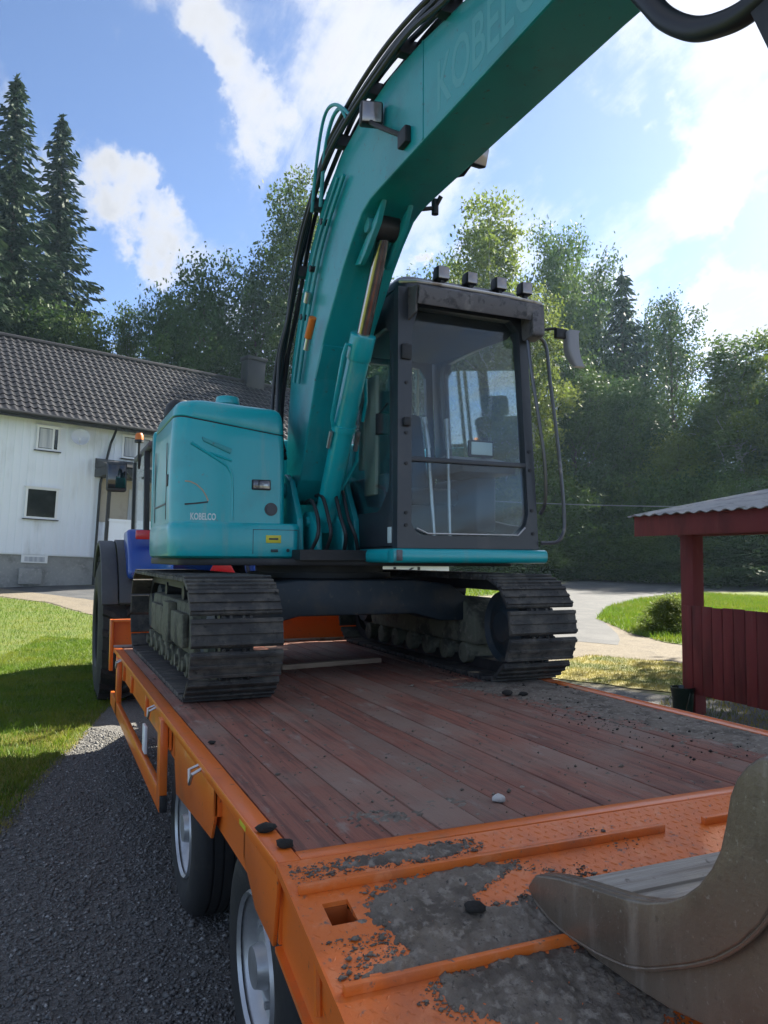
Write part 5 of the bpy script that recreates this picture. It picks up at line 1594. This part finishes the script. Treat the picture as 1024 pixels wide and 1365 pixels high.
    mb = MB(); mb.tube([(2.06, yfr - .03, 2.60), (2.14, yfr - .12, 2.585), (2.30, yfr - .15, 2.575), (2.8, yfr - .15, 2.570), (3.08, yfr - .14, 2.56)], .012, 8); mb.build('visor_lip', M['steel'], vis)
    # glass and split bar
    mb = MB(); mb.box(2.14, 3.10, yfr + .030, yfr + .036, 1.46, 2.50); mb.build('windscreen', M['cabglass'], cab)
    mb = MB(); mb.box(2.14, 3.12, yfr + .022, yfr + .028, .93, 1.445); mb.build('lower_pane', M['cabglass'], cab)
    mb = MB(); mb.box(2.150, 3.075, yfr + .002, yfr + .045, 1.437, 1.470, .006); mb.build('split_bar', M['cabgrey'], cab)
    mb = MB(); mb.tube([(2.20, yfr - .006, 1.0), (2.28, yfr - .010, .966), (2.97, yfr - .010, .966), (3.03, yfr - .006, 1.02)], .006, 6); mb.build('window_seal', M['steel'], cab)
    mb = MB()
    for z in (1.02, 1.10, 1.42, 1.62, 1.95, 2.2): mb.cyl((2.125, yfr - .008, z), (2.125, yfr + .004, z), .012, n=8)
    for z in (.98, 1.14, 1.42, 1.55): mb.cyl((3.10 - .05 * (z - .9), yfr - .008, z), (3.10 - .05 * (z - .9), yfr + .004, z), .012, n=8)
    mb.build('pillar_bolt', M['black'], cab)
    mb = MB(); mb.box(2.085, 2.155, yfr - .022, yfr + .0, 2.10, 2.20, .008); mb.build('pillar_hinge', M['black'], cab)
    mb = MB(); mb.box(2.10, 2.15, yfr - .030, yfr, 1.66, 1.72, .01); mb.build('pillar_hinge', M['black'], cab)
    mb = MB(); mb.box(2.058, 2.0645, 4.64, 4.70, .905, 1.01, .002); mb.build('white_label', M['decal'], cab)
    # inside: headliner blind, seat, consoles, levers, monitor
    mb = MB(); mb.prism([(4.64, 2.46), (4.70, 2.41), (4.76, 2.39), (5.9, 2.47), (5.9, 2.50), (4.64, 2.53)], 'x', 2.12, 3.02); mb.build('headliner', M['seat'], cab)
    mb = MB(); mb.box(2.35, 2.86, 5.15, 5.66, 1.20, 1.33, .05, 3); mb.prism([(5.58, 1.30), (5.70, 1.30), (5.86, 1.98), (5.76, 2.0)], 'x', 2.38, 2.83, .04, 3); mb.box(2.48, 2.73, 5.78, 5.88, 2.0, 2.18, .035, 3); mb.box(2.40, 2.82, 5.2, 5.6, .88, 1.22, .02); mb.build('driver_seat', M['seat'], cab)
    mb = MB(); mb.box(2.14, 2.33, 4.95, 5.65, 1.00, 1.40, .03, 3); mb.box(2.88, 3.05, 4.95, 5.65, 1.00, 1.42, .03, 3); mb.prism([(4.66, 1.40), (4.66, 1.475), (4.95, 1.545), (5.2, 1.5), (5.2, 1.40)], 'x', 2.60, 3.03, .012); mb.build('side_console', M['console'], cab)
    for x in (2.26, 2.96):
        mb = MB(); mb.cyl((x, 5.02, 1.40), (x, 4.98, 1.58), .016, n=10); mb.cyl((x, 4.98, 1.57), (x, 4.965, 1.70), .026, .022, n=12, bev=.006); mb.build('joystick', M['black'], cab)
    for x, dx in ((2.46, -.02), (2.58, .015)):
        mb = MB(); mb.cyl((x, 4.80, .90), (x + dx, 4.86, 1.60), .012, n=8); mb.cyl((x + dx, 4.86, 1.58), (x + dx * 1.6, 4.90, 1.80), .017, n=8); mb.build('travel_lever', M['steel'], cab)
        mb = MB(); mb.box(x - .05, x + .05, 4.72, 4.92, .92, .95, .008); mb.build('pedal', M['black'], cab)
    mb = MB(); mb.box(2.70, 2.90, 4.74, 4.775, 1.52, 1.64, .012); mo = mb.build('monitor', M['black'], cab)
    mb = MB(); mb.box(2.715, 2.885, 4.736, 4.7395, 1.535, 1.625, .002); mb.build('screen', M['decal'], cab)
    mb = MB(); mb.box(2.60, 2.68, 5.90, 5.95, 1.3, 2.5, .01); mb.build('rear_post', M['console'], cab)
    for x in (2.80, 2.865):
        mb = MB(); mb.box(x, x + .022, 5.93, 5.955, 1.42, 2.42); mb.build('rear_trim', M['palecream'], cab)
    mb = MB(); mb.box(2.10, 2.13, 5.02, 5.22, 1.25, 2.1, .01); mb.box(2.11, 2.14, 5.27, 5.36, 1.45, 2.1, .01); mb.build('side_blind', M['palecream'], cab)
    mb = MB(); mb.tube([(2.09, 4.78, 1.85), (2.10, 5.0, 1.78)], .008); mb.cyl((2.11, 4.92, 1.66), (2.11, 4.92, 1.80), .045, n=14); mb.build('fan', M['black'], cab)
    # teal sill below the cab
    mb = MB()
    s = round_poly([(4.50, .775), (4.62, .775), (4.62, .868), (4.50, .868)], .038, 5)
    mb.prism(s, 'x', 2.02, 3.185, .01, 2, 20); mb.prism(round_poly([(2.02, .775), (2.13, .775), (2.13, .868), (2.02, .868)], .036, 5), 'y', 4.61, 6.2, .004)
    mb.prism(round_poly([(3.08, .775), (3.185, .775), (3.185, .868), (3.08, .868)], .036, 5), 'y', 4.61, 6.2, .004); mb.build('cab_sill', M['teal'], t, 40)
    mb = MB(); mb.box(2.035, 2.075, 4.494, 4.502, .79, .86, .002); mb.build('sill_mark', M['visor'], t)
    # handrails
    mb = MB(); mb.tube(smooth_path([(3.02, yfr - .06, 2.34), (3.045, yfr - .07, 2.1), (3.10, yfr - .08, 1.75), (3.145, yfr - .08, 1.45), (3.165, yfr - .05, 1.2), (3.16, yfr - .0, 1.12)], 4), .0125, 10); mb.build('grab_rail', M['railsteel'], cab)
    mb = MB(); mb.tube(smooth_path([(3.12, yfr - .04, 2.36), (3.18, yfr - .05, 2.30), (3.215, yfr - .05, 2.05), (3.27, yfr - .05, 1.65), (3.305, yfr - .05, 1.35), (3.325, yfr - .05, 1.10), (3.315, yfr - .05, .99), (3.26, yfr - .05, .925), (3.15, yfr - .02, .915)], 5), .0125, 10); mb.build('guard_rail', M['railsteel'], cab)
    # mirror
    mb = MB(); mb.tube([(3.09, yfr - .03, 2.40), (3.25, yfr - .06, 2.43), (3.37, yfr - .06, 2.42)], .010); mb.box(3.25, 3.34, yfr - .085, yfr - .045, 2.36, 2.43, .008); mi = mb.build('mirror_arm', M['black'], cab)
    mb = MB(); mb.loft([[(x, y, z) for x, y in round_poly([(3.325 + a, 4.44), (3.425 + a * .85, 4.44), (3.425 + a * .85, 4.44 + w), (3.325 + a, 4.44 + w)], .02, 3)] for z, a, w in ((2.42, .012, .04), (2.40, 0, .07), (2.29, .005, .08), (2.24, .018, .075), (2.19, .045, .06), (2.165, .062, .045))]); mb.build('mirror', M['mirrorgrey'], cab, 40)
    # work lamps: four on the cab roof, two on the boom
    def lamp(c, s, label, facing=(0, -1, 0), st=True):
        c = Vector(c); f = Vector(facing).normalized(); R = f.to_track_quat('-Y', 'Z').to_matrix().to_4x4(); R.translation = c
        mb = MB(); mb.box(-s, s, -.035, .035, -s, s, .014, 3, M=R); mb.box(-s * .8, s * .8, .035, .06, -s * .8, s * .8, .01, 2, M=R)
        if st: mb.box(-s * .35, s * .35, -.015, .02, -s - .055, -s + .004, .004, 1, M=R)
        w = mb.build('work_lamp', M['black'], t, label=label)
        mb = MB(); mb.box(-s * .84, s * .84, -.0385, -.034, -s * .84, s * .84, .006, 2, M=R); mb.build('lens', M['lens'], w)
        return w
    for x, z, s in ((2.385, 2.682, .047), (2.605, 2.678, .043), (2.835, 2.675, .045), (3.045, 2.670, .045)):
        lamp((x, 4.56, z + .03), s, None)
    lamp((1.58, 3.86, 3.25), .063, 'square work lamp on the left side of the boom', (-.25, -1, -.1), False)
    lamp((2.10, 3.60, 3.00), .055, 'square work lamp on the right side of the boom', (.1, -1, -.35), False)
    mb = MB(); mb.tube([(1.56, 3.87, 3.22), (1.58, 3.80, 3.16), (1.60, 3.66, 3.06), (1.655, 3.55, 2.98)], .014); mb.box(1.62, 1.656, 3.50, 3.60, 2.93, 3.02, .008); mb.build('lamp_bracket', M['black'], boom)
    mb = MB(); mb.tube([(2.10, 3.63, 3.0), (2.08, 3.72, 2.95), (2.0, 3.78, 2.94)], .013); mb.build('lamp_bracket', M['black'], boom)
    mb = MB(); mb.tube([(2.0, 4.12, 2.90), (2.10, 4.10, 2.92), (2.12, 4.06, 2.98)], .014); mb.cyl((2.10, 4.10, 2.88), (2.10, 4.10, 2.97), .022, n=10); mb.build('boom_nipple', M['black'], boom)


def smooth_path(pts, k):
    P = [Vector(p) for p in pts]; out = []
    for i in range(len(P) - 1):
        a, b, c, d = P[max(0, i - 1)], P[i], P[i + 1], P[min(len(P) - 1, i + 2)]
        for j in range(k):
            u = j / k
            out.append(.5 * ((2 * b) + (c - a) * u + (2 * a - 5 * b + 4 * c - d) * u * u + (3 * b - a - 3 * c + d) * u ** 3))
    out.append(P[-1])
    return out


build_excavator()

# ------------------------------------------------------------------ blue tractor ahead of the trailer
M['tractorblue'] = mat('blue tractor paint', (.012, .060, .32), .3, coat=.4)
M['fender'] = mat('dark grey fender plastic', (.040, .044, .052), .55, layers=[((.065, .068, .075), 5, .5, .75)])


def build_tractor():
    t = thing('tractor', (1.75, 9.75, -.86), 'blue farm tractor with big black rear tyres, hitched in front of the trailer', 'tractor')
    ax, z, r = 9.72, -.02, .84
    for s in (-1, 1):
        xo = 1.75 + s * 1.19; xi = 1.75 + s * .66
        d = -s
        mb = MB(); mb.lathe([(.42, .02), (.44, .0), (.42, .10), (.30, .16), (.12, .16), (.10, .10), (0, .10)], (xo, ax, z), (d, 0, 0), 32); wh = mb.build('rear_wheel', M['black'], t)
        mb = MB(); mb.lathe([(.43, .01), (.52, -.01), (.68, .0), (.775, .03), (.795, .10), (.80, .265), (.795, .43), (.775, .50), (.68, .53), (.52, .54), (.43, .52)], (xo, ax, z), (d, 0, 0), 48)
        for k in range(22):
            a = 2 * PI * k / 22
            for h in (0, 1):
                aa = a + h * PI / 22
                pts = []
                for u, da in ((.02, .10), (.14, .06), (.26, -.01)):
                    uu = u if h == 0 else .53 - u
                    pts.append((uu, aa + da * 1.6))
                V = []
                for uu, an in pts:
                    for rr_, w in ((.785, .045), (r, .03)):
                        for sg in (-1, 1):
                            q = an + sg * w / r
                            V.append((xo + d * uu, ax + rr_ * math.sin(q), z + rr_ * math.cos(q)))
                F = []
                for i in range(2):
                    b = i * 4
                    F += [(b + 2, b + 3, b + 7, b + 6), (b, b + 2, b + 6, b + 4), (b + 1, b + 5, b + 7, b + 3)]
                F += [(0, 1, 3, 2), (8, 10, 11, 9)]
                mb.raw(V, F)
        mb.build('rear_tyre', M['rubber'], wh, 30)
        # fender: a curved hood over the tyre with a lip
        P1, P2 = [], []
        for k in range(13):
            a = -1.25 + k * 2.2 / 12
            P1.append((ax + .93 * math.sin(a), z + 1.02 * math.cos(a))); P2.append((ax + .89 * math.sin(a), z + .97 * math.cos(a)))
        xa, xb = sorted((xo - s * .0, xo - s * .17)); mb = MB(); mb.prism(P1 + P2[::-1], 'x', xa, xb, .015, 2, 40); mb.build('fender_extension', M['fender'], t, 40)
        xa, xb = sorted((xo - s * .18, 1.75 + s * .42)); mb = MB(); mb.prism([(y, zz + .012) for y, zz in P1] + P2[::-1], 'x', xa, xb, .012, 2, 40); mb.prism(P2[:7] + [(ax - .3, z + .35), (ax - .85, z + .35)], 'x', *sorted((1.75 + s * .62, 1.75 + s * .58))); mb.build('fender', M['fender'], t, 40)
        mb = MB(); mb.prism([(8.86, .86), (8.80, .62), (8.86, .56), (9.3, .62), (9.5, 1.10), (9.1, 1.12)], 'x', *sorted((1.75 + s * .93, 1.75 + s * .45)), .05, 3); mb.build('rear_panel', M['tractorblue'], t, 40)
        mb = MB(); mb.box(*sorted((1.75 + s * .86, 1.75 + s * .50)), 8.80, 8.88, 1.0, 1.10, .012); mb.build('tail_light', M['redlamp'], t)
        mb = MB(); mb.box(*sorted((1.75 + s * .80, 1.75 + s * .72)), 8.76, 8.84, .50, .60, .012); mb.build('plough_lamp', M['lens'], t)
    # cab
    mb = MB()
    for x in (1.0, 2.45): mb.prism([(9.05, 1.0), (9.14, 1.0), (9.24, 2.02), (9.16, 2.02)], 'x', x, x + .06, .01)
    for x in (1.0, 2.45): mb.prism([(10.5, .6), (10.58, .6), (10.48, 2.02), (10.40, 2.02)], 'x', x, x + .06, .01)
    mb.box(1.0, 2.51, 9.05, 9.14, .82, 1.0, .01); mb.box(.95, 2.56, 9.1, 10.5, .5, .6)
    c = mb.build('cab_frame', M['black'], t)
    mb = MB(); mb.prism([(9.09, 1.0), (9.10, 1.0), (9.205, 2.0), (9.195, 2.0)], 'x', .99, 2.52); mb.build('rear_pane', M['cabglass'], c)
    for x in (1.02, 2.48):
        mb = MB(); mb.prism([(9.14, 1.0), (10.5, .7), (10.42, 2.0), (9.22, 2.0)], 'x', x, x + .005); mb.build('side_pane', M['cabglass'], c)
    mb = MB(); mb.box(1.02, 2.50, 9.05, 10.65, 2.0, 2.13, .06, 3); mb.build('cab_roof', M['fender'], c)
    mb = MB(); mb.box(1.45, 2.05, 9.5, 9.62, 1.0, 1.75, .05, 3); mb.box(1.45, 2.05, 9.5, 10.0, .9, 1.02, .04); mb.build('driver_seat', M['seat'], c)
    mb = MB(); mb.box(1.35, 2.15, 10.5, 12.4, .35, 1.05, .12, 4); mb.build('bonnet', M['tractorblue'], t, 40)
    mb = MB(); mb.box(1.4, 2.1, 9.2, 12.2, -.25, .45, .03); mb.build('chassis', M['black'], t)
    for s in (-1, 1):
        mb = MB(); mb.lathe([(0, 0), (.3, .0), (.32, -.02), (.5, -.02), (.58, .05), (.58, .30), (.5, .36), (0, .36)], (1.75 + s * 1.05, 12.0, -.28), (-s, 0, 0), 32); mb.build('front_wheel', M['rubber'], t)
    mb = MB(); mb.tube([(.95, 10.2, 1.80), (.75, 9.6, 1.90), (.66, 9.05, 1.86)], .014); a = mb.build('mirror_arm', M['black'], t)
    mb = MB(); mb.box(.585, .80, 8.99, 9.05, 1.52, 1.86, .03, 3); mb.build('mirror', M['fender'], a)
    mb = MB(); mb.box(.60, .785, 8.982, 8.992, 1.56, 1.82, .006); mb.build('mirror_glass', M['darkglass'], a)
    mb = MB(); mb.tube([(.97, 9.3, 1.98), (.93, 9.05, 1.80), (.92, 9.0, 1.95), (.92, 9.0, 2.10)], .013); mb.cyl((.92, 9.0, 2.08), (.92, 9.0, 2.11), .05, n=16); b = mb.build('beacon_stem', M['black'], t)
    mb = MB(); mb.lathe([(0, 0), (.045, 0), (.045, .05), (.03, .075), (0, .08)], (.92, 9.0, 2.11), (0, 0, 1), 18); mb.build('beacon', M['orangehose'], b)
    # slow vehicle triangle carried behind the cab
    mb = MB(); mb.prism([(1.545, .61), (1.86, .61), (1.74, .82), (1.66, .82)], 'y', 8.20, 8.215, .004); o = mb.build('warning_triangle', M['redlamp'], t)
    mb = MB(); mb.tube([(1.7, 8.22, .62), (1.7, 8.6, .3), (1.7, 9.1, .2)], .02); mb.build('triangle_arm', M['black'], t)


build_tractor()


# ------------------------------------------------------------------ air
def build_haze():
    mb = MB(); mb.box(-148, 188, -88, 188, -2.2, 36)
    m = bpy.data.materials.new('summer haze'); m.use_nodes = True
    nt = m.node_tree; nt.nodes.clear()
    out = nt.nodes.new('ShaderNodeOutputMaterial'); v = nt.nodes.new('ShaderNodeVolumePrincipled')
    v.inputs['Color'].default_value = (.55, .80, 1.0, 1); v.inputs['Density'].default_value = HAZE; v.inputs['Anisotropy'].default_value = .45
    nt.links.new(v.outputs[0], out.inputs['Volume'])
    o = mb.build('haze', m, smooth=False); o['kind'] = 'stuff'


HAZE = .00045
build_haze()
